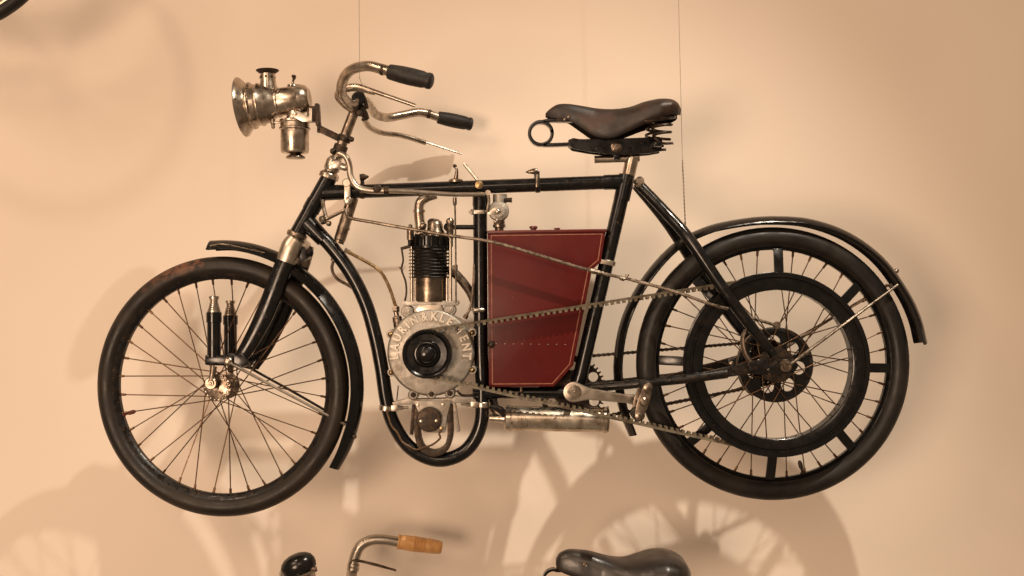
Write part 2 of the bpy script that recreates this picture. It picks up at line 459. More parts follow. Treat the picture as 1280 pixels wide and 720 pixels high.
m.lathe([(3.6, 0), (3.9, 3), (2.5, 5)], W(418, 189, 6), (-1, -.5, -.1), 10)
m.done('stem_collar', 'iron', B)
# head badge/clip trim along the front of the head tube
MB().tube([W(403, 228), W(396, 243), W(388, 258), W(379, 275)], 1.5, 8).done('steering_lock_trim', 'nickel_brown', B)

# ---- handlebar
near = [W(449, 125, 2), W(438, 130, 22), W(427.5, 118, 62), (W(428, 102, 92)), W(438, 88, 116), W(458, 82.5, 132), W(476, 86, 140), W(496, 92, 146)]
far = [W(449, 125, -2), W(458, 127, -28), W(463, 133, -66), W(470, 143, -92), W(484, 147, -112), W(503, 144, -124), W(526, 140.5, -136), W(552, 148, -146)]
hb = MB(); hb.tube(near, 5.9, 18); hb.tube(far, 5.9, 18)
hb = hb.done('handlebar', 'nickel', B)
def grip(a, b, mt, parent):
    a = Vector(a); b = Vector(b); v = b-a; L = v.length
    return MB().lathe([(5.8, -2), (8.2, -1.5), (8.6, 0), (9.6, L*.25), (9.9, L*.5), (9.4, L*.78), (8.3, L*.86), (8.3, L*.88), (9.2, L*.89), (9.0, L-1.5), (7, L), (0, L)], a, v, 28).done('grip', mt, parent)
grip(W(488, 90, 145), W(540, 102, 156), 'grip', hb)
grip(W(549, 147, -144), W(590, 155.5, -158), 'grip', hb)
for a, b in ((W(477, 87, 141), W(480, 88, 141.5)), (W(534, 142, -138), W(538, 143, -139))): MB().tube([a, b], 6.15, 16, smooth=False).done('handlebar_stain_band', 'iron', hb)
m = MB(); m.lathe([(7.5, -12), (8.6, -11), (8.6, -3), (7, -2), (7, 3), (8.6, 4), (8.6, 11), (7.5, 12)], W(448, 126), (0.15, -1, 0.12), 24)
m.done('handlebar_clamp', 'enamel', hb)
m = MB(); m.tube([W(452, 134, 4), W(455, 142, 0), W(458, 148, -6)], [4.2, 5, 4], 12); m.lathe([(3.5, 0), (4, 1), (4, 6), (3, 7)], W(450, 142, 6), NEAR, 12)
m.tube([W(450, 112, 6), W(456, 124, 6), W(459, 136, 2)], 2.2, 8)
m.done('lever_pivot', 'iron', hb)
# brake levers
m = MB(); m.tube([W(440, 139, 12), W(430, 131, 26), W(422.5, 120, 40), W(430, 111.5, 50), W(447, 109.5, 56), W(469, 115.5, 62)], [3.4, 5, 5.2, 4.6, 4.8, 3.6], 14, flat=.8)
m.tube([W(467, 114, 62), W(519, 132, 70)], [2.8, 2.4], 10, smooth=False); m.done('brake_lever', 'nickel', B)
m = MB(); m.tube([W(455, 149, -6), W(462, 159, -24), W(477, 166, -44), W(502, 169.5, -62), W(532, 178.5, -76)], [3.6, 4.0, 4.2, 4.0, 3.8], 14, flat=.8)
m.tube([W(530, 177, -76), W(577, 192.5, -90)], 1.2, 8, smooth=False); m.done('brake_lever', 'nickel', B)

# ---- front fork
def blade(px, dd, mt='enamel'):
    pts = [W(x, y, dd) for x, y in px]
    return pts
for s_ in (1, -1):
    if s_ == 1: px = [(361, 317), (353, 336), (342, 365), (329, 397), (313, 428), (297, 453)]; d = 24
    else: px = [(378, 325), (371, 343), (360, 372), (346, 404), (331, 434), (316, 458)]; d = -20
    MB().tube(blade(px, d), [11.5, 11.8, 12, 11.5, 10, 8], 20, flat=.62, up=(1, 0, .4)).done('fork_blade', 'enamel', B)
    m = MB(); m.tube(blade([(370, 299), (364, 308), (357, 327)], d), [10.5, 12.4, 12.3], 20, flat=.68, up=(1, 0, .4))
    if s_ == 1: m.done('fork_blade_sleeve', 'nickel_clean', B)
    else:
        m.bm.free(); m = MB(); m.tube(blade([(383, 306), (380, 315), (375, 332)], d), [10, 12.2, 12.1], 20, flat=.68, up=(1, 0, .4)); m.done('fork_blade_sleeve', 'nickel_brown', B)
m = MB(); m.tube([W(366, 306, 22), W(374, 306, 0), W(380, 308, -20)], [9, 10.5, 9], 18); m.done('fork_crown', 'nickel', B)
m = MB(); m.box(W(379, 318, 10), (13, 20, 17), Matrix.Rotation(R(-28), 3, 'Y'), 3); m.lathe([(4.5, 0), (5, 1), (5, 6), (3.5, 7)], W(384, 316, 18), (1, -.4, 0), 12)
m.done('fork_crown_lug', 'enamel_worn', B)
# spring units, links
def spring_unit(cx, ytop, ycap, ybot, d, parent):
    k = (D-d)/D
    bot = W(cx, ybot, d); L = (ybot-ycap)*k
    u = MB().lathe([(8.2, 0), (8.2, L*.76), (9.3, L*.77), (9.3, L-1), (8.4, L)], bot, (0, 0, 1), 28).done('spring_tube', 'enamel', parent)
    H = (ycap-ytop)*k; prof = [(8, 0)]
    for i in range(5):
        r = 8-i*.75; prof += [(r, H*.14*i+.4), (r, H*.14*i+2.0), (r-1.1, H*.14*i+2.3)]
    prof += [(5.0, H*.72), (5.2, H*.8), (6.1, H*.84), (6.1, H*.97), (5, H)]
    MB().lathe(prof, W(cx, ycap, d), (0, 0, 1), 28).done('spring_cap', 'nickel', u)
spring_unit(267.5, 370, 390, 446, 27, B)
spring_unit(288, 375.5, 394, 444, -22, B)
m = MB(); m.box(W(276, 450, 27), (36, 14, 13), Matrix.Rotation(R(2), 3, 'Y'), 2.5)
m.prism([W(285, 442, 32), W(303, 441, 32), (W(312, 455, 32)), W(300, 461, 32), W(285, 458, 32)], (0, 9, 0)); m.done('fork_end', 'enamel', B, bevel=.5)
m = MB(); m.box(W(303, 450, -22), (40, 14, 12), Matrix.Rotation(R(4), 3, 'Y'), 2.5)
m.prism([W(300, 444, -17), W(326, 446, -17), W(318, 463, -17), W(300, 459, -17)], (0, 9, 0)); m.done('fork_end', 'enamel', B, bevel=.5)
for cx, cy, d, t in ((264, 479, 27, (267, 458)), (289, 478, -22, (288, 455))):
    m = MB(); m.tube([W(t[0], t[1], d), W((t[0]+cx)/2, (t[1]+cy)/2, d), W(cx, cy, d)], [4.5, 3.6, 5.5], 12)
    m.lathe([(6.5, -3.5), (7.6, -2.5), (7.6, 2.5), (6.5, 3.5)], W(cx, cy, d), NEAR, 24)
    m.hexnut(W(cx, cy, d+3.4), NEAR, 3.6, 3); m.done('link_arm', 'nickel_brown', B)
m = MB(); m.lathe([(5.2, -1), (5.2, 1), (3.8, 2), (3.4, 3), (1.5, 3.6), (0, 3.6)], W(285, 452, 34), NEAR, 16); m.done('fork_end_bolt', 'nickel', B)

# ---- front wheel
FC = W(277.5, 483, 0)
fm = {'rim': 'enamel_worn', 'tyre': 'rubber_front', 'hub': 'nickel_brown', 'spoke': 'spoke'}
fw, FM = wheel(B, FC, R(-6.5), 162.5, 12.4, 134, 11, 17, 36, R(62), fm, flange=17, valve=(R(196), 'red_rubber'))
m = MB()
for s_ in (1, -1):
    for k in range(18):
        a = 2*math.pi*k/18
        m.lathe([(2.0, 0), (2.2, 1), (1.2, 1.9), (0, 2)], Vector((15*math.cos(a), -s_*16.5, 15*math.sin(a))), (0, -s_, 0), 7)
m.lathe([(13, -9), (14.5, -8), (14.5, -5), (12, -4), (12, 4), (14.5, 5), (14.5, 8), (13, 9)], (0, 0, 0), NEAR, 30)
m.done('hub_rivet_ring', 'nickel_brown', fw, FM)
# front mudguard (two pieces) in wheel space
def arc(c, r, a0, a1, n, ex=1.0):
    return [Vector((c[0]+r*ex*math.cos(R(a0+(a1-a0)*i/n)), 0, c[1]+r*math.sin(R(a0+(a1-a0)*i/n)))) for i in range(n+1)]
O = Vector((0, 0, 0))
g1 = guard(B, arc((0, 0), 183, 94.5, 58, 6), 17, 11, 'enamel', mtx=FM, normal_c=O)
g2 = guard(B, arc((0, 0), 181, 58, -34, 12), 17, 11, 'enamel', mtx=FM, normal_c=O, scales=[1, 1, 1, 1, 1, 1, 1, .8])
MB().tube([FM @ Vector((-10, -14, 175)), FM @ Vector((10, -14, 176.5)), FM @ Vector((60, -14, 166))], 1.3, 6).done('mudguard_bead', 'nickel_brown', g1)
m = MB(); m.lathe([(3.2, 0), (3.2, 2), (1.8, 3.6), (0, 4)], FM @ Vector((181*math.cos(R(-19))-1, -6, 181*math.sin(R(-19)))), (.8, -.5, -.3), 10)
m.done('mudguard_bolt', 'nickel_brown', g2)
MB().tube([W(286, 453, 35), W(340, 482, 31), W(432, 531, 23)], [1.9, 1.8, 1.7], 8).done('mudguard_stay', 'nickel_clean', B)
MB().tube([W(316, 462, -28), W(372, 493, -10), W(434, 529, -12)], 1.7, 8).done('mudguard_stay', 'enamel_worn', B)

# ---- acetylene headlamp
LA = Vector((-73, 5, -9)).normalized()           # beam axis, a little down and turned with the steering
lo = W(350, 127.5, -6)
def along(t): return lo+LA*t
hl = MB().lathe([(12, -38), (16.5, -34), (18.5, -28), (19, -26), (17.5, -24), (17.5, 0), (19.5, 1), (19.5, 3.5), (18.5, 5), (20, 9), (23.5, 15), (25, 22), (27, 24), (27, 26), (25.5, 28), (26.5, 33), (29.5, 35), (29.5, 37), (28, 39), (29.5, 41), (33, 44), (37, 47.5), (37.5, 49), (36, 49.5), (30, 46), (24, 40), (10, 33), (0, 31)], lo, LA, 48).done('headlamp', 'nickel', B)
MB().lathe([(0, 0), (22, 0), (26, -1.2), (26, -2.6), (0, -2.6)], along(43.5), LA, 32).done('lamp_lens', 'glass', hl)
m = MB(); m.lathe([(11.5, 0), (10.5, 8), (9.6, 18), (9.2, 27), (8.2, 27.5)], W(336, 118, -6), (-.06, 0, 1), 28); m.done('lamp_chimney', 'nickel', hl)
m = MB(); m.lathe([(9, 0), (9.5, 1), (14, 4.2), (14.4, 5.2), (13.5, 5.8), (5, 5.2), (0, 5)], W(334.5, 93, -6), (-.03, 0, 1), 28)
for k in range(8):
    a = k*math.pi/4
    m.lathe([(1.6, 0), (1.6, .8)], W(334.5, 97, -6)+Vector((9.1*math.cos(a), 9.1*math.sin(a), 0)), (math.cos(a), math.sin(a), 0), 8)
m.done('chimney_cap', 'iron', hl)
m = MB(); m.lathe([(8.5, 0), (8.2, 4), (7.2, 5), (6.8, 7.5), (3, 8.5), (2, 9), (1.8, 11)], W(366, 113.5, -6), (0, 0, 1), 22); m.done('lamp_water_cap', 'nickel', hl)
m = MB(); m.lathe([(2, 0), (1.3, 2), (1.3, 6), (3, 8), (2.8, 10), (0, 11)], W(366, 104, -6), (.15, 0, 1), 10); m.tube([W(367, 100, -6), W(369, 97, -6)], 1.4, 7, smooth=False); m.done('lamp_water_valve', 'iron', hl)
m = MB(); m.lathe([(11, 0), (10, 5), (10.5, 9), (18.5, 11), (19, 12), (19, 14), (18.2, 15), (18.2, 20), (19.6, 21), (19.6, 23), (17.6, 24), (17.5, 50), (16.5, 52.5), (10, 53.5)], W(368.5, 139, -6), (0, 0, -1), 40); m.done('carbide_container', 'nickel', hl)
m = MB(); m.lathe([(9, 0), (6.5, 1.5), (11.5, 4), (12.2, 5.5), (11.4, 6.6), (0, 7)], W(369.5, 191.5, -6), (0, 0, -1), 28); m.done('container_screw', 'nickel_brown', hl)
m = MB(); m.lathe([(3, 0), (3.2, 6), (2.2, 7), (2.2, 11), (1, 12)], W(341, 149, -2), (.05, 0, -1), 12); m.box(W(349, 153, -2), (14, 4, 2.5), None, .5); m.done('lamp_drain_tap', 'nickel_brown', hl)
m = MB(); m.prism([W(367, 140, 14), W(372, 138, 14), W(386, 146, 14), W(387, 135, 14), W(390, 135, 14), W(390, 152, 14), W(378, 152, 14), W(366, 146, 14)], (0, 2, 0)); m.lathe([(2.4, 0), (2, 1.6), (0, 2)], W(369, 142, 14.2), NEAR, 12); m.done('lamp_side_lug', 'nickel_clean', hl, bevel=.3)
m = MB(); m.lathe([(2.2, 0), (2.2, 5), (1, 6)], W(378, 112, -2), (.6, 0, .8), 8); m.done('lamp_hinge', 'nickel_brown', hl); m = MB(); m.lathe([(3, 0), (3.4, 2), (2, 4)], W(349, 115, 6), (-.6, -.6, .6), 10); m.done('lamp_hinge', 'nickel_brown', hl)
m = MB(); m.box(W(391, 143, -4), (12, 16, 19), None, 1.5); m.box(W(397.5, 144, -3), (5, 14, 28), Matrix.Rotation(R(-3), 3, 'Y'), 1.2)
m.box(W(411, 166.5, -2), (28, 9, 8.5), Matrix.Rotation(R(26), 3, 'Y'), 1.2); m.box(W(399, 160, -2), (4.5, 9, 12), None, 1)
m.done('lamp_bracket', 'iron', hl)

# ---- small fittings near the head
m = MB(); m.tube([W(424, 192, 10), W(432, 196, 13), W(436.5, 206, 15), (W(438.5, 221, 16)), W(446, 233, 17), W(461, 238, 17), W(486, 238.5, 17)], [4.0]*7, 12)
m.done('throttle_control_pipe', 'nickel_clean', B)
m = MB(); m.tube([W(484, 238.5, 17), W(520, 240, 17), W(565, 243, 17), W(606, 243, 18)], [4.3, 4.0, 4.1, 4.0], 12, flat=.7); m.done('throttle_control_pipe', 'nickel_clean', B)
m = MB(); m.lathe([(5, 0), (5.4, 1), (5.4, 4), (4, 5), (0, 5.2)], W(472, 236, 17), NEAR, 18); m.lathe([(4.6, -1), (4.8, 2), (4.8, 5)], W(481, 238, 17), (1, 0, 0), 14); m.done('control_pipe_knob', 'iron', B)
m = MB(); m.lathe([(5, -2), (5.6, -1), (5.6, 4), (4.5, 5)], W(434, 229, 12), NEAR, 18); m.box(W(434.5, 240, 14), (8, 5, 22), None, 1.5); m.lathe([(4.5, 0), (5, 1), (5, 4), (3, 5)], W(435, 251, 14), NEAR, 16); m.done('pump_clip', 'nickel_clean', B)
pm = MB().lathe([(7, 0), (7.4, 1), (7.4, 55), (6.6, 56), (6.6, 60)], W(441, 247, -4), W(423.5, 303, -4)-W(441, 247, -4), 22).done('hand_oil_pump', 'nickel_brown', B)
m = MB(); m.lathe([(4.6, 0), (4.6, 6), (3.6, 7), (3.6, 12)], W(420, 315, -4), (-.3, 0, -1), 14); m.lathe([(7.9, 0), (8, 3)], W(430, 283, -4), W(423.5, 303, -4)-W(441, 247, -4), 20); m.done('pump_nipple', 'nickel_brown', pm)
MB().tube([W(418, 322, -4), W(415, 336, -4), W(421, 348, -4), W(436, 357, -6), W(450, 366, -8)], 2, 8).done('oil_pipe', 'rusty', B)
MB().tube([W(431, 313, 2), W(452, 324, 4), W(474, 338, 4), W(486, 358, 4), W(495, 384, 4)], 2.2, 8).done('oil_pipe', 'brass', B)
m = MB(); m.hexnut(W(495, 383, 4), (.03, 0, -1), 4.6, 7); m.lathe([(3, 0), (3, 6), (5.5, 7), (6, 9), (6, 22), (5, 23)], W(495, 389, 4), (.16, 0, -1), 16); m.hexnut(W(431, 312, 2), (1, 0, -.4), 3, 5); m.done('oil_union', 'nickel_brown', B)
m = MB(); m.tube([W(403, 250, 8), W(405, 262, 10), W(408, 273, 12)], 2.4, 8); m.tube([W(408, 274, 13), W(420, 268, 15), W(432, 262, 16)], 2.2, 8)
m.lathe([(5, -3), (5.5, -2), (5.5, 2), (4, 3)], W(404, 275, 12), (1, -.4, .3), 14); m.lathe([(3, 0), (3.4, 4), (2, 5)], W(409, 279, 10), (1, -.2, -.2), 10)
m.done('brake_bell_crank', 'nickel_brown', B)
m = MB(); m.lathe([(2.5, 0), (2.5, 7), (1.6, 8), (1.6, 13)], W(453, 233, 0), (0, 0, 1), 10); m.lathe([(4.2, -3), (4.2, 2), (1, 8)], W(453, 221.5, 0), (1, 0, .1), 12); m.lathe([(9.2, -2.6), (9.6, -1.5), (9.6, 1.5), (9.2, 2.6)], W(453, 239), (1, 0, 0), 20); m.done('oil_cup', 'iron', B)
# brake rod along the machine
m = MB(); m.tube([W(432, 262, 18), W(437, 272, 24), W(470, 278.5, 34), W(500, 284, 38), W(560, 294, 39), W(617, 303, 39), W(680, 321, 39), W(737, 338, 39), W(790, 350, 40), W(845, 365, 46), W(890, 381, 52), W(910, 386, 52)], 2.1, 8)
m.tube([W(925, 393, 32), W(968, 406, 32)], 1.9, 8, smooth=False)
m.lathe([(4.4, -2), (4.8, -1), (4.8, 1), (4.4, 2)], W(971, 406.5, 32), NEAR, 16)
m.lathe([(3.4, -8), (3.4, 8)], W(746, 340, 39), (1, 0, -.25), 8); m.tube([W(783, 350, 40), W(784, 344, 40)], 1.2, 6, smooth=False); m.lathe([(2.9, -3), (2.9, 3)], W(778, 348, 40), (1, 0, -.25), 8)
m.lathe([(2.0, 0), (2.4, 2)], W(784, 345, 40), (0, 0, 1), 6)
m.done('brake_rod', 'nickel_brown', B)

# ---- fittings on the top tube
m = MB(); m.lathe([(9, -3.4), (9.9, -2.4), (9.9, 2.4), (9, 3.4)], W(672, 231), (1, 0, .035), 22); m.box(W(671, 219, 2), (7, 6, 10), None, 1); m.done('tube_clip', 'enamel_worn', B)
m = MB(); m.lathe([(3, -3), (3.6, -2), (3.6, 4), (2.4, 6), (2.4, 8), (0, 13)], W(669, 214, 3), (-1, 0, -.1), 12); m.box(W(671.5, 226, 9.6), (3, 2, 16), None, .6); m.done('tube_clip_tap', 'nickel_brown', B)
m = MB(); m.lathe([(9, 0), (9.2, 2.5), (7, 4.2), (3, 5)], W(570, 228, 0), (0, 0, 1), 24); m.tube([W(570, 223, 0), W(571, 213, 2), W(569, 209, 2)], [3, 1.8, 1.6], 10); m.done('ignition_switch', 'nickel_brown', B)
m = MB(); m.lathe([(0, -2.6), (2, -1.8), (2.7, 0), (2, 1.8), (0, 2.6)], W(568.5, 207.5, 2), (0, 0, 1), 12); m.done('switch_knob', 'iron', B)
MB().tube([W(580, 204.5, 8), W(597, 225, 8)], 2.2, 10, smooth=False).done('valve_lifter_handle', 'nickel_clean', B)
m = MB(); m.lathe([(4.8, 0), (5, 1.2), (3.6, 1.6), (3.6, 1.9), (2, 2.4), (0, 2.6)], W(599, 231, 8.4), NEAR, 20); m.done('tube_boss', 'brass', B)

# ---- engine
CC = W(538, 441, 0)
C3 = Vector((CC.x*.985, 0, CC.z*.985))
ec = C3
case = MB().lathe([(40, -20), (50, -19), (53.2, -16), (54, -13), (54, 12), (53, 15.5), (51.8, 17), (50.5, 17.4), (0, 17.4)], ec, NEAR, 96).done('crankcase', 'alu', B)
# raised lettering round the case
angs = [187, 171, 155.5, 141, 130, 117, 100, 84.5, 71, 57.5, 40, 23.5, 9, -5.5]
for ch, a in zip('LAURIN&KLEMENT', angs):
    cu = bpy.data.curves.new('letter', 'FONT'); cu.body = ch; cu.align_x = 'CENTER'; cu.align_y = 'CENTER'
    cu.size = 14.6; cu.extrude = 1.25; cu.offset = .42; cu.bevel_depth = .3; cu.bevel_resolution = 1; cu.resolution_u = 3
    to = bpy.data.objects.new('tmp', cu); col.objects.link(to)
    me = bpy.data.meshes.new_from_object(to.evaluated_get(bpy.context.evaluated_depsgraph_get()))
    bpy.data.objects.remove(to)
    t = R(a)
    mx = Matrix.Translation(ec + Vector((44.6*math.cos(t), -17.6, 44.6*math.sin(t)))) @ FACE @ Matrix.Rotation(t-math.pi/2, 4, 'Z') @ Matrix.Diagonal((.88 if ch in 'LUNEKT' else (.78 if ch != 'I' else 1), 1, 1, 1))
    b_ = MB(); b_.add_mesh(me, mx); b_.done('letter', 'alu_letter', case, ang=30)
# ears with nuts
for x, y in ((487.5, 418), (488.5, 466), (590, 463), (590, 416)):
    v = (W(x, y)-CC); v.y = 0; q = C3+v*.985
    m = MB(); m.lathe([(5, -14), (5.4, -13), (5.4, 11), (5, 12)], q, NEAR, 18); m.done('case_ear', 'alu', case)
    m = MB(); m.lathe([(3.4, 12), (3.4, 15), (3, 17), (1.6, 18.6), (0, 19)], q, NEAR, 12); m.done('acorn_nut', 'brass', case)
for x, y in ((516, 494), (539, 493), (562, 492)):
    v = (W(x, y)-CC); v.y = 0; q = C3+v*.985
    m = MB(); m.lathe([(6.4, -10), (6.6, 14.5), (5, 16)], q, NEAR, 18); m.done('case_ear', 'alu', case)
    m = MB(); m.hexnut(q+Vector((0, -15.6, 0)), NEAR, 3.6, 2.6); m.done('acorn_nut', 'iron', case)
# pulley
py = MB().lathe([(29, 0), (30, 1), (30, 3), (25, 6.5), (25, 11), (30, 15.5), (30, 17.5), (28.5, 18), (26.5, 17), (24, 14.2), (17, 13.6), (15.6, 15.5), (14.6, 17.2), (13.5, 17.4), (12, 16), (10, 15.6), (9, 18.5), (8.2, 19), (7.4, 22.5), (6.4, 23.2), (0, 23.4)],
     W(534.8, 441.5, 18)+Vector((0, 0, 0)), NEAR, 60).done('engine_pulley', 'enamel', B)
# top of case: cylinder base
m = MB(); m.prism([W(504, 376, 14), W(572, 376, 14), W(574, 379, 14), W(571, 382, 14), W(505, 382, 14), W(502, 379, 14)], (0, 26, 0)); m.done('cylinder_flange', 'alu', B, bevel=.6)
m = MB(); m.prism([W(523, 381, 15), W(551, 381, 15), W(555, 389, 15), W(546, 392, 15), W(530, 392, 15), W(519, 389, 15)], (0, 26, 0)); m.done('flange_plate', 'nickel_clean', B, bevel=.6)
for x, y in ((510, 389), (563, 387)):
    m = MB(); m.lathe([(7, -12), (7.4, -11), (7.4, 12), (6.6, 13)], W(x, y, 0), NEAR, 22); m.hexnut(W(x, y, 13), NEAR, 4.2, 2.4); m.done('tappet_lug', 'alu', B)
m = MB(); m.tube([W(556, 395, 12), W(574, 400, 12), W(584, 408, 12), ], [2.4, 2.4, 2], 8); m.hexnut(W(581, 398, 10), (.5, 0, 1), 3.2, 5); m.tube([W(582, 397, 10), W(589, 380, 8), W(592, 352, 6), W(593, 330, 4)], 1.7, 8); m.done('decompressor_link', 'rusty', B)
# cylinder barrel and fins
cx = W(538, 340).x
def Z(y): return W(0, y).z
cyl = MB().lathe([(21, 0), (21, Z(345)-Z(377)), (20, Z(345)-Z(377)+1)], Vector((cx, 0, Z(377))), (0, 0, 1), 48).done('cylinder', 'barrel', B)
MB().lathe([(20.6, Z(347.5)-Z(377)), (20.6, Z(308)-Z(377))], Vector((cx, 0, Z(377))), (0, 0, 1), 40).done('finned_jacket', 'grip', cyl)
fmh = MB().lathe([(20, -1.2), (26.6, -.75), (27.1, 0), (26.6, .75), (20, 1.2)], (0, 0, 0), (0, 0, 1), 48).mesh('fin', M['enamel_worn'])
for i in range(9):
    inst('fin', fmh, Matrix.Translation(Vector((cx, 0, Z(346.5-i*4.25)))), cyl)
m = MB().lathe([(20, 0), (25.4, .5), (26.4, 1.5), (26.4, 4), (23.5, 5), (23.5, 16), (20, 17), (0, 18)], Vector((cx, 0, Z(312))), (0, 0, 1), 48)
hd = m.done('cylinder_head', 'enamel', B)
rib = MB().box((25.4, 0, 0), (5.6, 2.0, 15), None, .4).mesh('head_rib', M['enamel'])
for k in range(16):
    inst('head_rib', rib, Matrix.Translation(Vector((cx, 0, Z(301)))) @ Matrix.Rotation(2*math.pi*(k+.35)/16, 4, 'Z'), hd)
m = MB()
for x, y0, y1, r in ((514.5, 290, 377, 2.0), (563, 288, 377, 2.2), (519, 347, 377, 1.2), (558.5, 347, 377, 1.4)):
    m.tube([W(x, y0, 12), W(x, y1, 12)], r, 10, smooth=False)
m.done('cylinder_stud', 'nickel_clean', B)
m = MB(); m.lathe([(4.4, -8), (4.6, 0), (4.6, 6), (2.6, 8), (2.4, 11), (0, 12)], W(513, 292, 12), (0, 0, 1), 14); m.done('stud_nut', 'nickel_brown', B); m = MB()
m.lathe([(4.2, -14), (4.6, -13), (4.6, 4), (5.2, 5), (5.2, 8), (3.2, 11), (0, 12)], W(562.5, 284, 12), (0, 0, 1), 14); m.done('stud_nut', 'nickel_brown', B)
m = MB(); m.tube([W(558, 284, 6), W(594, 284, 6)], 3, 12, smooth=False); m.lathe([(5.2, -4), (5.4, -3), (5.4, 3), (5.2, 4)], W(560, 284, 10), NEAR, 16); m.done('engine_steady', 'enamel', B)
m = MB(); m.tube([W(526, 296, 2), W(525, 280, 2), W(523.5, 262, 2), W(526, 252, 2), W(535, 246, 1), (W(545, 243, 0))], [6.6, 6.6, 6.3, 6.2, 6, 6], 16); m.lathe([(7.4, -1.6), (7.6, 1.6)], W(524, 264, 2), (0, 0, 1), 18); m.lathe([(8, 0), (8, 3)], W(526, 296, 2), (0, 0, 1), 18); m.done('intake_pipe', 'nickel', B)
m = MB(); m.lathe([(15, 0), (14.5, 2), (10, 9), (9.5, 15), (8, 19), (4, 22)], W(544, 296, 4), (0, 0, 1), 28); m.lathe([(4.5, 0), (5, 1), (5, 5), (3, 7)], W(531, 284, 6), (-.7, -.4, .3), 14); m.done('inlet_valve_dome', 'nickel_brown', B)
m = MB(); m.lathe([(5.6, 0), (6.2, 1), (6, 4), (3.5, 6.5), (0, 7)], W(540.5, 280, 4), (0, 0, 1), 18); m.done('valve_cap', 'iron', B)
m = MB(); m.tube([W(520, 293, 12), W(535, 291, 14), W(558, 294, 12)], [2.4, 1.8, 2.2], 8); m.done('head_bridge', 'nickel', B)
m = MB(); m.tube([W(568.5, 250, 17), W(569.5, 300, 15), W(570, 378, 14)], 1.1, 8); m.lathe([(2.6, 0), (2.6, 8), (1.2, 10)], W(568.5, 247, 17), (0, 0, -1), 10); m.lathe([(2.4, -3), (2.4, 3)], W(569.7, 334, 14.6), (0, 0, 1), 8); m.done('push_rod', 'nickel_brown', B)
MB().tube([W(560, 334, 2), W(568, 341, 0), W(580, 354, -3), W(590, 370, -6), W(597, 392, -14), W(603, 430, -19), W(607, 470, -19), W(612, 500, -14), W(622, 516, -4), W(634, 523, 2)], [5.8, 5.8, 5.8, 5.6, 5.6, 5.6, 5.6, 5.6, 5.6, 5], 14).done('exhaust_pipe', 'nickel_brown', B)
m = MB(); m.tube([W(502, 311, 14), W(504, 325, 14), W(502, 337, 15), W(507, 352, 14), W(508, 366, 13), W(506, 377, 12)], 1.2, 7); m.tube([W(501, 311, 14), W(512, 308, 14)], 2.0, 7, smooth=False); m.tube([W(499, 334, 15), W(504, 338, 15)], .9, 6, smooth=False); m.done('ignition_lead', 'iron', B)
# under the case: bracket, clamps, magneto
m = MB(); m.prism([W(x, y, 10) for x, y in ((490, 503), (506, 499), (513, 494), (519, 499), (557, 498), (566, 494), (574, 496), (592, 497), (592, 504), (570, 504), (560, 505), (506, 506), (492, 508))], (0, 14, 0)); m.done('engine_bracket', 'alu', B, bevel=.7)
for x, y, s_ in ((483.5, 510, 1), (603, 505.5, -1)):
    m = MB(); m.lathe([(9.2, -3.5), (10, -2.5), (10, 2.5), (9.2, 3.5)], W(x, y), (0.12 if s_ > 0 else 0, 0, 1), 24); m.box(W(x+s_*10, y, 8), (9, 7, 8), None, 1.2)
    m.hexnut(W(x+s_*14, y, 8), (s_, 0, 0), 3.2, 6); m.tube([W(x+s_*10, y, 8), W(x+s_*27, y-.5, 8)], 1.8, 8, smooth=False); m.done('frame_clamp', 'nickel_clean', B)
m = MB()
hs = [W(524, 505, 0), W(522, 525, 0), W(523, 545, 0), W(529, 560, 0), W(543, 566, 0), W(557, 560, 0), W(563, 545, 0), W(563, 525, 0), W(562, 505, 0)]
m.sweep(hs, [(-10, -3.6), (10, -3.6), (10, 3.6), (-10, 3.6)], up=(0, 1, 0)); mg = m.done('magneto_magnet', 'iron', B, bevel=.5)
m = MB(); m.prism([W(x, y, 12) for x, y in ((517, 501), (564, 501), (559, 520), (556, 541), (529, 541), (525, 520))], (0, 20, 0)); m.done('magneto_plate', 'alu', mg, bevel=.6)
m = MB(); m.lathe([(15.2, -2), (15.4, 4), (14.6, 5), (13.6, 5.2), (0, 5.2)], W(536.8, 524, 12), NEAR, 36)
m.done('magneto_cap', 'iron', mg)
m = MB()
for x, y, d in ((526.5, 526.5, 17), (545.5, 526, 17), (522.5, 506, 12), (554, 505.5, 12)): m.lathe([(1.9, 0), (1.8, .9), (0, 1.2)], W(x, y, d), NEAR, 10)
m.done('screw', 'nickel_clean', mg)
m = MB(); m.prism([W(515, 504, 6), W(520, 504, 6), W(516, 544, 6), W(512, 543, 6)], (0, 9, 0)); m.done('magneto_strap', 'iron', mg, bevel=.3)
m = MB(); m.prism([W(565, 500, 6), W(569, 500, 6), W(575, 539, 6), W(571, 541, 6)], (0, 9, 0)); m.done('magneto_strap', 'alu', mg, bevel=.3)
m = MB(); m.tube([W(552, 536, 14), W(549, 542, 14), W(550, 548, 14), W(540, 556, 12), W(530, 559, 11), W(520, 562, 10), W(512, 558, 11), W(503, 552, 10), W(497, 541, 10), W(490, 533, 10), W(486, 522, 10), W(483, 512, 10.5)], 1.3, 7); m.done('magneto_lead', 'copper', B)
m = MB(); m.lathe([(2.2, 0), (2.4, 3), (0, 4)], W(552, 535, 12), NEAR, 10); m.done('lead_terminal', 'brass', B)
MB().tube([W(498, 482, 4), W(496, 500, 5)], .8, 6, smooth=False).done('drain_wire', 'iron', B)
m = MB(); m.tube([W(571, 488, 12), W(578, 494, 14), W(592, 494, 14)], 1.6, 8); m.done('oil_drain_pipe', 'iron', B)

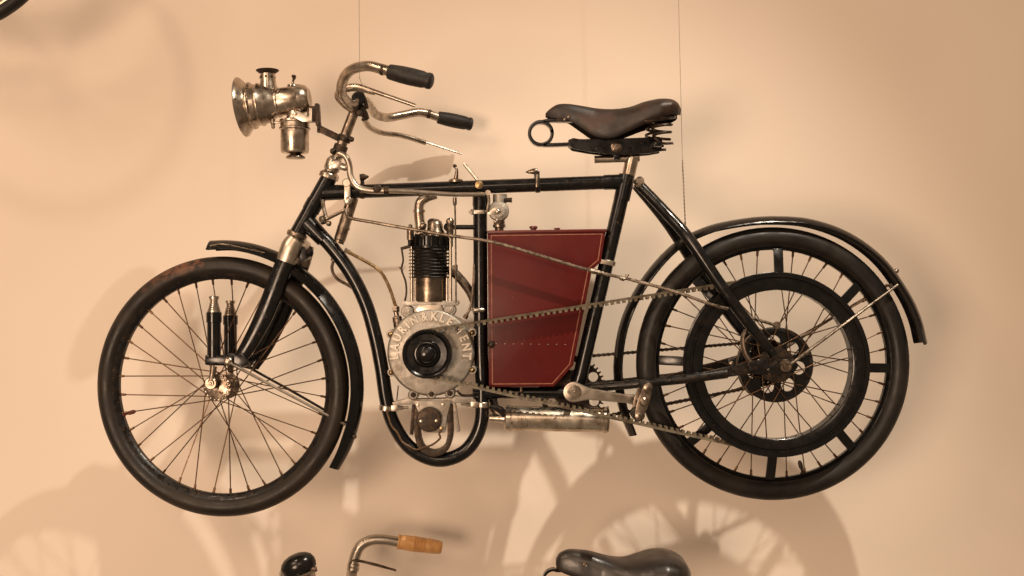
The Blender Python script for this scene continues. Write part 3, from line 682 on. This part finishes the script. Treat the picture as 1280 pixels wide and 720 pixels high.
# ---- carburettor on the down tube
cb = MB().lathe([(10.5, -7), (12, -6), (12.8, -3), (12.8, 3), (11.5, 5), (8, 6), (7.6, 7.5), (3, 8), (0, 8)], W(623.5, 264, 6), NEAR, 36).done('carburettor', 'alu', B)
m = MB(); m.lathe([(9, 0), (9, 10), (7.5, 11), (7.5, 18)], W(625, 243, 2), (0, 0, -1), 20); m.done('carburettor_neck', 'alu', cb)
m = MB(); m.lathe([(7, 0), (7, 8), (8, 9), (8, 12), (5.5, 13), (5.5, 19)], W(624, 272, 2), (0, 0, -1), 20); m.lathe([(2, 0), (3, 3), (1, 4)], W(620, 277, 12), NEAR, 8); m.done('carburettor_union', 'nickel_brown', cb)
m = MB(); m.prism([W(x, y, 15.5) for x, y in ((609, 266), (617, 259.5), (625, 260), (627, 265), (621, 268.5), (612, 268.5))], (0, 2, 0)); m.lathe([(3, 0), (3, 1.5), (1.5, 2.4), (0, 2.5)], W(622, 264.5, 15.5), NEAR, 12); m.done('carburettor_lever', 'nickel_clean', cb, bevel=.3)
m = MB(); m.tube([W(610, 241, 18), W(611, 252, 18), W(609, 265, 17)], 2, 8); m.lathe([(3.2, -2), (3.4, 2)], W(610, 241, 18), NEAR, 12); m.done('control_link', 'nickel', cb)
m = MB(); m.tube([W(630, 250, 8), W(640, 250, 9)], [2.4, 3.2], 8, smooth=False); m.done('carburettor_tap', 'iron', cb)
m = MB(); m.lathe([(9, -2), (9.8, -1.4), (9.8, 1.4), (9, 2)], W(600, 265), (0, 0, 1), 22); m.box(W(598, 265, 10), (15, 3, 5), None, .8); m.hexnut(W(592, 265, 10), (-1, 0, 0), 3.4, 3.5); m.done('tube_band', 'nickel_clean', B)
m = MB(); m.lathe([(3, -6), (3.2, -5), (3.2, 5), (2, 7)], W(599, 387.5, 9), (1, 0, 0), 12); m.hexnut(W(593, 387.5, 9), (-1, 0, 0), 2.8, 2.5); m.done('tank_clip', 'nickel_clean', B)

# ---- tank
tp = [(609.5, 290), (757.5, 288), (751.5, 327), (740, 338), (716.5, 457), (692.5, 483.5), (611, 484)]
k_ = .988
def T(x, y, d=16): v = W(x, y, 16); return Vector((v.x, -d, v.z))
m = MB(); m.prism([T(x, y) for x, y in tp], (0, 32, 0)); tank = m.done('tank', 'red', B, bevel=1.6)
lp = [(614, 294.5), (752.5, 292.5), (747.5, 325), (735.5, 335), (712, 455), (690.5, 479.5), (615.5, 480)]
m = MB()
for i in range(len(lp)):
    a = T(*lp[i], 16.05); b = T(*lp[(i+1) % len(lp)], 16.05); v = (b-a).normalized(); nv = Vector((-v.z, 0, v.x))*.55
    m.prism([a-nv-v*.55, b-nv+v*.55, b+nv+v*.55, a+nv-v*.55], (0, -.22-.02*i, 0))
m.done('pinstripe', 'gold', tank)
m = MB(); m.prism([T(609, 291.3, 17.5), T(609, 288.2, 17.5), T(758.5, 286.2, 17.5), T(758.5, 289.5, 17.5)], (0, 35, 0)); m.done('tank_top_lip', 'red_edge', tank, bevel=.5)
for x in (667, 697):
    MB().lathe([(3.5, 0), (3.5, 2), (5.2, 2.4), (5.2, 4.6), (4, 5.4), (0, 5.6)] if x == 667 else [(3, 0), (3, 1.4), (4, 1.8), (4, 3), (0, 3.4)], T(x, 287.5, 6), (0, 0, 1), 20).done('filler_cap', 'red_edge', tank)
rv = MB().lathe([(.85, 0), (.75, .4), (0, .6)], (0, 0, 0), NEAR, 8).mesh('rivet', M['nickel_brown'])
for i in range(9): inst('rivet', rv, Matrix.Translation(T(620.5+i*10.8, 429.5+.15*i, 16.1)), tank)
m = MB(); m.lathe([(4.4, 0), (4.4, 2), (3, 3), (2, 5), (0, 5.3)], T(614, 430.5, 16), NEAR, 14); m.done('tank_drain_plug', 'iron', tank)
m = MB(); m.lathe([(9.6, -3), (10.4, -2), (10.4, 2), (9.6, 3)], W(759.5, 328), W(722, 484)-W(783, 221), 24); m.box(W(757, 328, 11), (19, 3, 5.5), Matrix.Rotation(R(12), 3, 'Y'), .8); m.hexnut(W(748, 326, 11), (-1, 0, .2), 2.8, 3); m.done('seat_tube_band', 'nickel_clean', B)
m = MB(); m.tube([W(651.5, 500, 8), W(651.5, 484, 8)], 1.8, 8, smooth=False); m.lathe([(2.6, -2), (3.1, 0), (2.6, 2)], W(651.5, 489, 8), (0, 0, 1), 10); m.done('tank_bolt', 'nickel_brown', B)

# ---- silencer
sl = MB().lathe([(0, 0), (4.5, 0), (5.5, 12), (6.5, 18), (14.5, 19.5), (16.2, 20.5), (16.2, 26), (15.4, 27), (15.4, 141), (16.4, 142), (16.4, 146), (15, 147), (3, 148), (0, 148)], W(612, 522.5, 0), (1, 0, -.016), 44).done('silencer', 'silencer', B)
m = MB(); m.tube([W(614, 508, 6), W(626, 512, 8), W(633, 520, 8)], [3, 4, 3], 8); m.tube([W(618, 498, 6), W(622, 510, 6), W(630, 520, 6)], 3, 8); m.done('silencer_bracket', 'enamel_worn', sl)
m = MB()
for k in range(2):
    m.lathe([(16.0, 0), (16.5, .4), (16.5, 1.2), (16, 1.6)], W(647+k*112, 523.2+k*.8, 0), (1, 0, -.016), 44)
m.done('silencer_band', 'silencer', sl)

# ---- crank, pedal, sprocket, chain
sp_c = W(717, 489.5, 0)
def sprocket(name, c, depth, Rr, teeth, holes, hr, hc, ph, parent, mt, thick=2.4):
    out = []
    for k in range(teeth):
        a = 2*math.pi*k/teeth
        for da, r in ((-.5, Rr-3.2), (-.24, Rr-2.4), (-.1, Rr+1), (.1, Rr+1), (.24, Rr-2.4)):
            t = a+da*2*math.pi/teeth; out.append((r*math.cos(t), r*math.sin(t)))
    ols = [out]+[circ(hc*math.cos(ph+2*math.pi*k/holes), hc*math.sin(ph+2*math.pi*k/holes), hr, 20) for k in range(holes)]
    me = plate_mesh(ols, thick)
    b_ = MB(); b_.add_mesh(me, Matrix.Translation(Vector((c.x, -depth, c.z))) @ FACE)
    return b_.done(name, mt, parent, ang=30)
spf = sprocket('chainring', sp_c, -24, 42, 44, 6, 6.2, 31, R(32), B, 'iron')
MB().lathe([(14, -2), (14, 2), (9, 3), (9, 12)], Vector((sp_c.x, 24, sp_c.z)), NEAR, 24).done('chainring_hub', 'iron', spf)
MB().lathe([(4, -52), (4, 52)], Vector((sp_c.x, 0, sp_c.z)), NEAR, 16).done('crank_axle', 'nickel_brown', B)
def crank(a, b, d, parent, sgn):
    u = (b-a).normalized(); nv = Vector((-u.z, 0, u.x)); o = Vector((0, 0, 0))
    pts = []
    L = (b-a).length
    for k in range(17):
        t = R(75+210*k/16); pts.append(a+(u*math.cos(t)+nv*math.sin(t))*12.3)
    for k in range(9):
        t = R(-90+180*k/8); pts.append(b+(u*math.cos(t)+nv*math.sin(t))*6.6)
    # waist
    w0 = a+u*20-nv*8; w1 = a+u*20+nv*8
    pts = pts[:17]+[a+u*18-nv*6.9, b-u*12-nv*5.0]+pts[17:]+[b-u*12+nv*5.0, a+u*18+nv*6.9]
    m = MB(); m.prism(pts, (0, 7*sgn, 0)); c_ = m.done('crank_arm', 'nickel_clean', parent, bevel=1.2)
    m = MB(); m.lathe([(9.5, 0), (9.2, 1.4), (7, 1.8), (0, 1.8)], a, (0, -sgn, 0), 28); m.hexnut(a+Vector((0, -1.6*sgn, 0)), (0, -sgn, 0), 4.4, 3); m.done('crank_bolt', 'nickel', c_)
    return c_
ca = W(717, 490, 52); cb_ = W(797, 500.5, 54)
ca.y = -54; cb_.y = -54
crank(ca, cb_, 54, B, 1)
fa = Vector((ca.x, 46, ca.z)); fb = fa - (cb_-ca); fb.y = 46
crank(fa, fb, 46, B, -1)
def pedal(c, s_, parent):
    m = MB(); y0 = -6*s_
    ax1 = Vector((5.5, 0, 17)); 
    m.lathe([(3.2, -4), (3.4, 0), (3.4, 40), (5.5, 41), (5.5, 46), (2.5, 48)], c, (0, -s_, 0), 14)
    for y in (6, 40):
        q = c+Vector((0, -s_*y, 0)); pts = []
        for k in range(9): t = R(72-90+180*k/8); pts.append(q+Vector((5.5, 0, 17))+Vector((math.cos(t+math.pi/2*0), 0, math.sin(t)))*7.4)
        pp = []
        for k in range(24):
            t = 2*math.pi*k/24; rx = 6.6+1.6*abs(math.sin(t))**3; v = Vector((math.cos(t)*rx, 0, math.sin(t)*23))
            v.rotate(Matrix.Rotation(R(17), 3, 'Y')); pp.append(q+v)
        m.prism(pp, (0, -2.4*s_, 0))
    p = m.done('pedal', 'nickel_brown', parent, bevel=.3)
    for sg in (1, -1):
        v = Vector((4.9, 0, 16.2))*sg
        MB().lathe([(6.4, 9), (7.4, 10), (7.4, 37), (6.4, 38)], c+v, (0, -s_, 0), 14).done('pedal_rubber', 'grip', p)
        MB().lathe([(5.2, 40), (5.4, 44), (3.4, 45), (0, 45.4)], c+v, (0, -s_, 0), 18).done('pedal_bolt', 'nickel_brown', p)
    MB().lathe([(5.0, 42), (5.2, 46), (3.4, 47.4), (3.2, 49), (0, 49.4)], c, (0, -s_, 0), 18).done('pedal_nut', 'nickel', p)
pedal(W(803, 501, 90)+Vector((0, 90-58, 0)), 1, B)
pedal(fb+Vector((0, 4, 0)), -1, B)

# ---- rear wheel
RC = Vector((W(965.5, 454.5).x, 0, W(965.5, 454.5).z))
rm = {'rim': 'enamel', 'tyre': 'rubber', 'hub': 'iron', 'spoke': 'spoke'}
rw, RM = wheel(B, RC, 0, 170.5, 12.9, 142, 13, 24, 40, R(58), rm, flange=22, valve=(R(-74.5), 'iron'), squash=1.05, sp_off=.05)
# belt rim
BD = 27
br = MB().lathe([(91, -8), (91, 8), (93, 9.5), (103, 9.5), (104, 8.2), (106, 8.2), (107, 9.5), (112.5, 9.5), (113, 8), (104, 2.5), (104, -2.5), (113, -8), (112.5, -9.5), (93, -9.5)],
    Vector((RC.x-2, -BD, RC.z+1)), NEAR, 120, closed=True).done('belt_rim', 'enamel', B)
for k in range(8):
    a = R(-2+45*k); u = Vector((math.cos(a), 0, math.sin(a))); v = Vector((-u.z, 0, u.x))
    c0 = RC+u*109+Vector((0, -18, 0)); c1 = RC+u*143+Vector((0, -8, 0))
    m = MB(); m.sweep([c0-u*5, c0, c1], [(-1.6, -5.8), (1.6, -5.8), (1.6, 5.8), (-1.6, 5.8)], smooth=False, up=(0, -1, 0))
    m.lathe([(2.0, 0), (1.8, 1.2), (0, 1.6)], c0+u*2+Vector((0, -2, 0)), NEAR, 8)
    m.done('belt_rim_strut', 'enamel', br, bevel=.3)
# brake drum with lightening holes, far sprocket
DC = Vector((W(969.5, 456, 14).x, 0, W(969.5, 456, 14).z))
ols = [circ(0, 0, 44, 72)]+[circ(28.5*math.cos(R(95-51.4*k)), 28.5*math.sin(R(95-51.4*k)), 8.2, 24) for k in range(7)]
b_ = MB(); b_.add_mesh(plate_mesh(ols, 2.2), Matrix.Translation(DC+Vector((0, -14, 0))) @ FACE); dr = b_.done('brake_drum', 'enamel', B, ang=30)
MB().lathe([(42, -8), (45.5, -8), (46.5, -7), (46.5, 3), (45, 4.5), (42, 4.5), (41.5, 2)], DC+Vector((0, -12, 0)), NEAR, 90, closed=True).done('drum_rim', 'enamel_worn', dr)
MB().lathe([(14, -4), (15, 3), (11, 5), (10, 12)], DC+Vector((0, -14, 0)), NEAR, 30).done('drum_boss', 'enamel_worn', dr)
MB().tube([DC+Vector((48*math.cos(R(a)), -14, 48*math.sin(R(a)))) for a in range(112, 236, 10)], 2.2, 8, flat=.5).done('brake_band', 'rusty', B)
MB().tube([W(932, 413, 40), W(928, 424, 44), W(930, 439, 46), W(937, 452, 46)], [4.4, 5, 4.6, 5], 12, flat=.5).done('brake_band_lever', 'rusty', B)
sprocket('rear_sprocket', RC, -24, 28, 30, 7, 6.2, 17, R(90), B, 'iron')
m = MB(); m.lathe([(4, -54), (4, 54)], RC, NEAR, 16)
m.lathe([(7.4, 44), (7.8, 46), (7.8, 50), (7, 51), (5.4, 51), (5.4, 57), (4.2, 58.5), (3.4, 58.6), (3, 56), (0, 56)], RC+Vector((4, 0, 1)), NEAR, 24); m.lathe([(8, -52), (8, -46)], RC, NEAR, 6); m.done('rear_axle', 'nickel_brown', B)
m = MB()
for x, y, r in ((938, 455, 3.2), (948, 451, 2.2), (960, 462, 2.0), (914, 454, 2.6)): MB().lathe([(r, 0), (r, 2), (r*.5, 2.8), (0, 3)], W(x, y, 45.5), NEAR, 10).done('dropout_bolt', 'nickel_brown', B)
MB().box(W(915, 452, 40), (8, 8, 7), None, 1).done('axle_adjuster', 'enamel_worn', B)
MB().box(W(948, 456, 48), (24, 2, 12), Matrix.Rotation(R(-4), 3, 'Y'), .5).done('axle_clamp_plate', 'enamel_worn', B)

# chain on the far side
def belt_path(c1, r1, c2, r2, step):
    """closed loop round two circles (c1 left, c2 right), list of (point, tangent)"""
    dx = c2-c1; L = dx.length; base = math.atan2(dx.z, dx.x); al = math.asin((r1-r2)/L)
    out = []
    def pt(c, r, a): return Vector((c.x+r*math.cos(a), 0, c.z+r*math.sin(a)))
    up = base+math.pi/2-al; dn = base-math.pi/2+al
    P1, P2 = pt(c1, r1, up), pt(c2, r2, up)
    Q2, Q1 = pt(c2, r2, dn), pt(c1, r1, dn)
    seg = []
    n = int((P2-P1).length/2); seg += [P1.lerp(P2, i/n) for i in range(n)]
    sw = up-dn; n = max(6, int(r2*sw/2)); seg += [pt(c2, r2, up-sw*i/n) for i in range(n)]
    n = int((Q1-Q2).length/2); seg += [Q2.lerp(Q1, i/n) for i in range(n)]
    sw = 2*math.pi-(up-dn); n = max(6, int(r1*sw/2)); seg += [pt(c1, r1, dn-sw*i/n) for i in range(n)]
    # resample
    seg.append(seg[0].copy()); tot = sum((seg[i+1]-seg[i]).length for i in range(len(seg)-1))
    N = int(tot/step); N += N % 2; st = tot/N; res = []; acc = 0; j = 0
    for i in range(N):
        t = i*st
        while j < len(seg)-2 and acc+(seg[j+1]-seg[j]).length < t: acc += (seg[j+1]-seg[j]).length; j += 1
        l = (seg[j+1]-seg[j]).length; res.append(seg[j].lerp(seg[j+1], (t-acc)/l if l else 0))
    return res
ch = belt_path(sp_c, 41, Vector((RC.x, 0, RC.z)), 27, 6.2)
m = MB(); N = len(ch)
for i in range(N):
    a = ch[i]; b = ch[(i+1) % N]; u = (b-a).normalized(); v = Vector((-u.z, 0, u.x))
    off = 3.4 if i % 2 else 2.2
    ol = [a+u*-1.6+v*1.3, a+v*2.1, a.lerp(b, .5)+v*1.25, b+v*2.1, b+u*1.6+v*1.3, b+u*1.6-v*1.3, b-v*2.1, a.lerp(b, .5)-v*1.25, a-v*2.1, a-u*1.6-v*1.3]
    for s_ in (1, -1):
        y = 24+s_*off; m.prism([p+Vector((0, y, 0)) for p in ol], (0, s_*.9, 0))
    m.lathe([(1.7, -2.3), (1.7, 2.3)], a+Vector((0, 24, 0)), NEAR, 6)
m.done('chain', 'chain', B, ang=30)

# drive belt with cut teeth
pc = W(534.8, 441.5, BD); pc.y = 0
bp = belt_path(pc, 27.5, Vector((RC.x-2, 0, RC.z+1)), 107, 3.6)
m = MB(); N = len(bp); outer = []
for i in range(N):
    a = bp[i-1]; b = bp[(i+1) % N]; u = (b-a).normalized(); v = Vector((-u.z, 0, u.x))     # v points outward on the upper run
    p = bp[i]
    outer.append([p+v*2.0+Vector((0, -BD-5.6, 0)), p+v*2.0+Vector((0, -BD+5.6, 0)), p-v*.6+Vector((0, -BD+5.0, 0)), p-v*.6+Vector((0, -BD-5.0, 0))])
m.ring_sweep(outer, closed=True)
for i in range(0, N, 2):
    a = bp[i]; b = bp[(i+1) % N]; u = (b-a).normalized(); v = Vector((-u.z, 0, u.x)); b = b+u*.5; j = random.uniform(-.25, .25)
    o4 = [a-v*.55, b-v*.55, b-v*(3.9+j)-u*.3, a-v*(3.9+j)+u*.3]
    m.prism([q+Vector((0, -BD-4.9+j, 0)) for q in o4], (0, 9.8-j, 0))
m.done('drive_belt', 'belt', B, ang=30)

# ---- rear mudguard and stays
rg = [(786, 545), (776, 520), (769, 490), (767, 450), (776, 400), (800, 351), (838, 307), (880, 284), (925, 273.5), (968, 270), (1015, 274), (1062, 291), (1103, 321), (1133, 361), (1150, 396), (1158, 428)]
g = guard(B, [W(*p) for p in rg], 18, 8.5, 'enamel', normal_c=RC, thick=1.6, scales=[.9]+[1]*14)
for s_ in (1, -1):
    MB().tube([RC+Vector((8, -52*s_, 2)), W(1040, 406, 0)+Vector((0, -40*s_, 0)), W(1116, 356, 0)+Vector((0, -17*s_, 0))], 2.0, 8).done('mudguard_stay', 'rusty' if s_ < 0 else 'nickel_brown', B)
m = MB(); m.lathe([(3, 0), (3, 3), (1.5, 5), (0, 5.5)], W(1119, 340, 0), (.7, 0, .6), 10); m.lathe([(3, 0), (2.5, 2), (0, 2.4)], W(1113, 357, 19), NEAR, 10); m.done('mudguard_bolt', 'nickel_brown', g)

# ---- saddle and its springs
st = [(682, 141.5, 144, 5), (688, 136, 146, 9), (697, 131, 147.5, 13), (710, 130.5, 150, 16), (727, 133, 161, 19), (744, 136, 171.5, 22), (763, 137.5, 173.5, 28), (784, 136, 166, 38), (803, 130, 158, 47), (820, 127, 152, 52), (834, 127.5, 147.5, 49), (842, 130.5, 147, 41), (847, 135.5, 145.5, 27), (848.5, 139, 144, 16)]
sd = saddle(B, st, 'leather')
m = MB()
for x, y, d in ((711, 146, 15.5), (706, 149, 14)): m.lathe([(1.8, 0), (1.6, .9), (0, 1.3)], W(x, y, d), NEAR, 10)
m.done('saddle_rivet', 'nickel_brown', sd)
# underside frame loop at the back
m = MB(); m.tube([W(806, 152, 40), W(826, 148, 40), W(840, 146, 24), W(843, 146, 0), W(840, 146, -24), W(826, 148, -40), W(806, 152, -40)], 2.6, 8); m.done('saddle_frame', 'iron', sd)
ring = [W(676, 167)+Vector((14.2*math.cos(R(a)), 0, 14.2*math.sin(R(a)))) for a in range(0, 380, 18)]
sec = [(-6, -2.1), (6, -2.1), (6, 2.1), (-6, 2.1)]
m = MB(); m.sweep(ring, sec, up=(0, 1, 0), n=2)
m.sweep([W(722, 151), W(704, 151), W(688, 151), W(679, 152.4)], sec, up=(0, 1, 0), n=4); m.sweep([W(679, 181.6), W(690, 181.5), W(716, 180.5)], sec, up=(0, 1, 0), n=4)
m.done('nose_spring', 'enamel', B, bevel=.3)
m = MB(); m.box(W(705, 149), (20, 18, 8), None, 2); m.done('nose_spring_clamp', 'iron', B)
uc = []
ol = [(710, 177), (716, 174.5), (724, 176), (760, 175.5), (820, 173.5), (826, 178), (825, 190), (812, 192.5), (790, 194.5), (765, 194.5), (735, 190.5), (716, 187), (711, 183)]
holes = [[(742, 185.5), (755, 186), (755, 187.5), (742, 187)], [(785, 186), (789, 185.6), (789, 187.2), (785, 187.6)], [(798, 180), (806, 179.5), (806, 181.5), (798, 182)]]
for s_ in (1, -1):
    c0 = [[(W(x, y).x, W(x, y).z) for x, y in q] for q in [ol]+holes]
    me = plate_mesh(c0, 2.4, .4); b_ = MB(); b_.add_mesh(me, Matrix.Translation((0, -11*s_, 0)) @ FACE); b_.done('saddle_bar', 'enamel', B, ang=30)
m = MB(); m.box(W(770, 196), (9, 22, 10), None, 1.5); m.box(W(720, 180), (18, 22, 10), None, 2); m.box(W(818, 184), (10, 66, 6), None, 1.5); m.done('saddle_clamp', 'enamel', B)
m = MB(); m.lathe([(6.6, 0), (6.8, 2), (5.6, 2.6), (4.8, 2.0), (4.2, 2.2), (3.6, 3.6), (0, 3.8)], W(770.5, 184, 12.6), NEAR, 24); m.done('saddle_clamp_bolt', 'nickel_brown', B)
for s_ in (1, -1):
    m = MB(); c = W(823, 160, 0); c.y = -31*s_
    coil(m, c, 12.2, Z(178.5), Z(146), 3.6, 1.8, bulge=.2); m.tube([W(814, 176.5, 0)+Vector((0, -31*s_, 0)), W(823, 183, 0)+Vector((0, -31*s_, 0)), W(837, 183, 0)+Vector((0, -31*s_, 0))], 1.7, 8)
    m.done('saddle_spring', 'iron', B)
m = MB(); m.tube([W(743, 199.5), W(790, 198)], 4.6, 16, smooth=False); m.lathe([(8.2, 0), (8.6, 4), (8.2, 22)], W(790.5, 197), (-.22, 0, -1), 22); m.tube([W(783, 197.5), W(799, 196.5)], [5.4, 5.6], 16, smooth=False); m.done('seat_post', 'nickel', B)

# =================================================================== hanging wires
w1 = MB(); w1.tube([W(446, -420, 0), W(449.5, 96, 0)], .34, 6, smooth=False); w1.tube([W(449, 96, 0), W(452, 104, 3), W(451, 112, 4)], .9, 6)
o = w1.done('hanging_wire', 'wire'); tag(o, 'thin steel wire running up from the handlebar stem', 'wire', 'wires holding up the motorcycle')
w2 = MB(); w2.tube([W(838, -420, 0), W(853, 200, -4)], .34, 6, smooth=False)
pa, pb = W(853, 200, -4), W(856.5, 279, -8)
for ph in (0, math.pi):
    w2.tube([pa.lerp(pb, i/60)+Vector((math.cos(i*.9+ph)*.55, math.sin(i*.9+ph)*.55, 0)) for i in range(61)], .5, 5, smooth=False)
w2.tube([W(856.5, 278, -8), W(855.5, 290, -8), W(853, 300, -14)], 1.3, 6)
o = w2.done('hanging_wire', 'wire'); tag(o, 'thin twisted steel wire running up past the saddle from the rear stay', 'wire', 'wires holding up the motorcycle')

# =================================================================== neighbouring bicycles
def bicycle(off, label, full):
    def Q(x, y, d=0): v = W(x, y, d); return v+off if full else v+off
    root = empty('bicycle', Vector((20, 0, -850))+off); tag(root, label, 'bicycle')
    bm_ = {'rim': 'rim_pale', 'tyre': 'rubber', 'hub': 'nickel', 'spoke': 'spoke'}
    wheel(root, Q(290, 1020), R(-4) if full else 0, 152, 9.5, 131, 8, 16, 36, R(60), bm_, flange=13)
    wheel(root, Q(965, 1020), 0, 152, 9.5, 131, 8, 16, 36, R(60), bm_, flange=13)
    f = MB()
    f.tube([Q(428, 778), Q(395, 868)], 9, 16, smooth=False); f.tube([Q(424, 795), Q(770, 790)], 7.5, 16, smooth=False); f.tube([Q(405, 850), Q(700, 1030)], 7.5, 16, smooth=False)
    f.tube([Q(775, 775), Q(700, 1035)], 7.5, 16, smooth=False)
    for s_ in (1, -1):
        f.tube([Q(700, 1032)+Vector((0, -8*s_, 0)), Q(965, 1020)+Vector((0, -24*s_, 0))], 4.5, 10, smooth=False)
        f.tube([Q(772, 792)+Vector((0, -7*s_, 0)), Q(965, 1020)+Vector((0, -24*s_, 0))], 4.2, 10, smooth=False)
    f.done('frame', 'enamel', root)
    f = MB()
    for s_ in (1, -1):
        y = Vector((0, -19*s_, 0)); f.tube([Q(392, 872)+y, Q(360, 940)+y, Q(325, 990)+y, Q(290, 1020)+y], [7, 6.5, 5.5, 4.5], 12)
    f.tube([Q(392, 872)+Vector((0, -20, 0)), Q(392, 872)+Vector((0, 20, 0))], 8, 12, smooth=False); f.done('fork', 'enamel', root)
    hbp = [Q(432, 765, 0), Q(434, 752, -30), Q(438, 735, -80), Q(440, 715, -104), Q(443.5, 697, -108), Q(450, 683, -110), Q(463, 675.5, -112), Q(480, 674.8, -114), Q(498, 677.5, -116)]
    h = MB(); h.tube(hbp, 7.2, 18); n2 = []
    for p in hbp: n2.append(Vector((p.x, -p.y, p.z)))
    h.tube(n2, 7.2, 18); h.tube([Q(428, 780), Q(434, 755)], 7, 16, smooth=False); h.lathe([(7.6, -5), (8.2, -4), (8.2, -1), (7.6, 0), (8.2, 1), (8.2, 4), (7.6, 5)], Q(441.5, 709, -106), (0.1, 0.03, 1), 18)
    h = h.done('handlebar', 'nickel_clean', root)
    for s_ in (1, -1):
        a = Q(497, 677, -116); b = Q(552, 684.5, -124)
        if s_ < 0: a = Vector((a.x, -a.y, a.z)); b = Vector((b.x, -b.y, b.z))
        L = (b-a).length; pr = [(9.6, 0), (10.4, .5), (10.4, 2), (9.6, 3), (10.2, L*.2)]
        pr += [(10.6, L*.34)]
        for i in range(8):
            t = L*(.36+.035*i); r0 = 10.8-.06*i; pr += [(r0, t), (r0, t+L*.015), (r0-.9, t+L*.020), (r0-.9, t+L*.028)]
        pr += [(10.2, L*.68), (9.6, L*.85), (8.6, L-1.5), (7.5, L), (0, L)]
        MB().lathe(pr, a, b-a, 30).done('grip', 'wood', h)
        l0 = [Q(446, 716, -100), Q(437, 712, -100), Q(439, 701, -100), Q(451, 701.5, -101), Q(470, 706, -104), Q(495, 713, -108)]
        if s_ < 0: l0 = [Vector((p.x, -p.y, p.z)) for p in l0]
        MB().tube(l0, [1.6, 1.6, 1.8, 3.0, 3.4, 2.4], 10, flat=.6).done('brake_lever', 'nickel_brown', h)
    # dome lamp
    c = Q(372, 704.5, 10); mx = Matrix.Translation(c) @ Matrix.Rotation(R(-22), 4, 'Y')
    dm = MB().lathe([(0, 12.5), (7, 12), (13, 9.5), (17.5, 5.5), (19.8, 0), (19.8, -5), (18.5, -10), (0, -10.5)], (0, 0, 0), (0, 0, 1), 36).done('lamp_dome', 'enamel', root, mx @ Matrix.Diagonal((1.12, .85, 1, 1)))
    MB().lathe([(17, -11), (20, -12), (20, -15), (16, -17), (13, -30), (4, -34), (0, -34)], (0, 0, 0), (0, 0, 1), 30).done('lamp_body', 'nickel', dm, mx)
    MB().lathe([(0, 3), (10, 2.4), (16, 0), (16, -3), (0, -3)], Q(352, 722, 10), (-1, 0, .1), 28).done('lamp_glass', 'glass', dm)
    MB().tube([Q(384, 712, 14), Q(392, 711, 18), Q(396, 714, 18)], [2.4, 2.2, 1.8], 8).done('lamp_clip', 'rusty', dm)
    MB().tube([Q(384, 728, 10), Q(402, 748, 5), Q(426, 765, 0)], 3.5, 10).done('lamp_bracket', 'iron', dm)
    # saddle
    st2 = [(695, 698, 706, 6), (700, 691, 710, 10), (711, 687, 714, 14), (724, 687.5, 718, 17), (738, 689.5, 723, 19), (752, 693.5, 729, 22), (766, 697, 731, 28), (782, 698.5, 728, 36), (798, 695, 724, 44), (812, 691.5, 720, 49), (828, 690, 718, 52), (843, 693, 716, 48), (854, 699, 716, 38), (860, 708, 716, 24)]
    rings = []
    sdl = None
    rr = []
    sts = crom([Vector((a, b, c_)) for a, b, c_, d_ in st2], 5); ws = lerp_list([s[3] for s in st2], len(sts))
    for v, w_ in zip(sts, ws):
        ct = Q(v.x, v.y); cb2 = Q(v.x, v.z); r = []
        for k in range(29):
            t = -1+2*k/28; f_ = abs(t); r.append(Vector((ct.x, w_*math.sin(t*math.pi/2), ct.z-(ct.z-cb2.z)*f_**3)))
        rings.append(r+[Vector((p.x, p.y*.93, p.z-2.2)) for p in r][::-1])
    sdl = MB().ring_sweep(rings).done('saddle', 'leather_black', root, ang=60)
    MB().lathe([(3.2, 0), (2.8, 1), (2, .6), (1.2, 1.6), (0, 1.8)], Q(731, 705.5, 17.2), NEAR, 14).done('saddle_rivet', 'nickel', sdl)
    rg_ = [Q(715, 712)]+[Q(692, 724)+Vector((12.5*math.cos(R(65+27*k)), 0, 12.5*math.sin(R(65+27*k)))) for k in range(11)]+[Q(720, 738)]
    MB().sweep(rg_, [(-5, -1.5), (5, -1.5), (5, 1.5), (-5, 1.5)], up=(0, 1, 0), n=4).done('nose_spring', 'enamel', root)
    f = MB(); f.box(Q(770, 740), (110, 24, 8), None, 2)
    for s_ in (1, -1): 
        c = Q(832, 720, 0); c.y = -30*s_; coil(f, c, 12, Q(0, 745).z, Q(0, 716).z, 4, 2)
    f.done('saddle_spring_frame', 'iron', root); MB().tube([Q(782, 742), Q(776, 775)], 6.4, 16, smooth=False).done('seat_post', 'nickel', root)
    cr = sprocket('chainring', Q(700, 1032), -18, 42, 44, 6, 7, 30, 0, root, 'iron')
    for s_ in (1, -1):
        a = Q(700, 1032)+Vector((0, -28*s_, 0)); MB().tube([a, a+Vector((78*s_, 0, -10))], [7, 5], 12, smooth=False, flat=.6).done('crank_arm', 'nickel', root)
        MB().box(a+Vector((78*s_, -24*s_, -10)), (40, 40, 10), None, 3).done('pedal', 'grip', root)
    return root
bicycle(Vector((0, 0, 0)), 'bicycle below the motorcycle with light wooden grip, black dome lamp and black leather saddle', True)
bicycle(Vector((-70-965, 0, 110+1020-0)), 'bicycle at the upper left corner showing only a black tyre and pale rim', False)
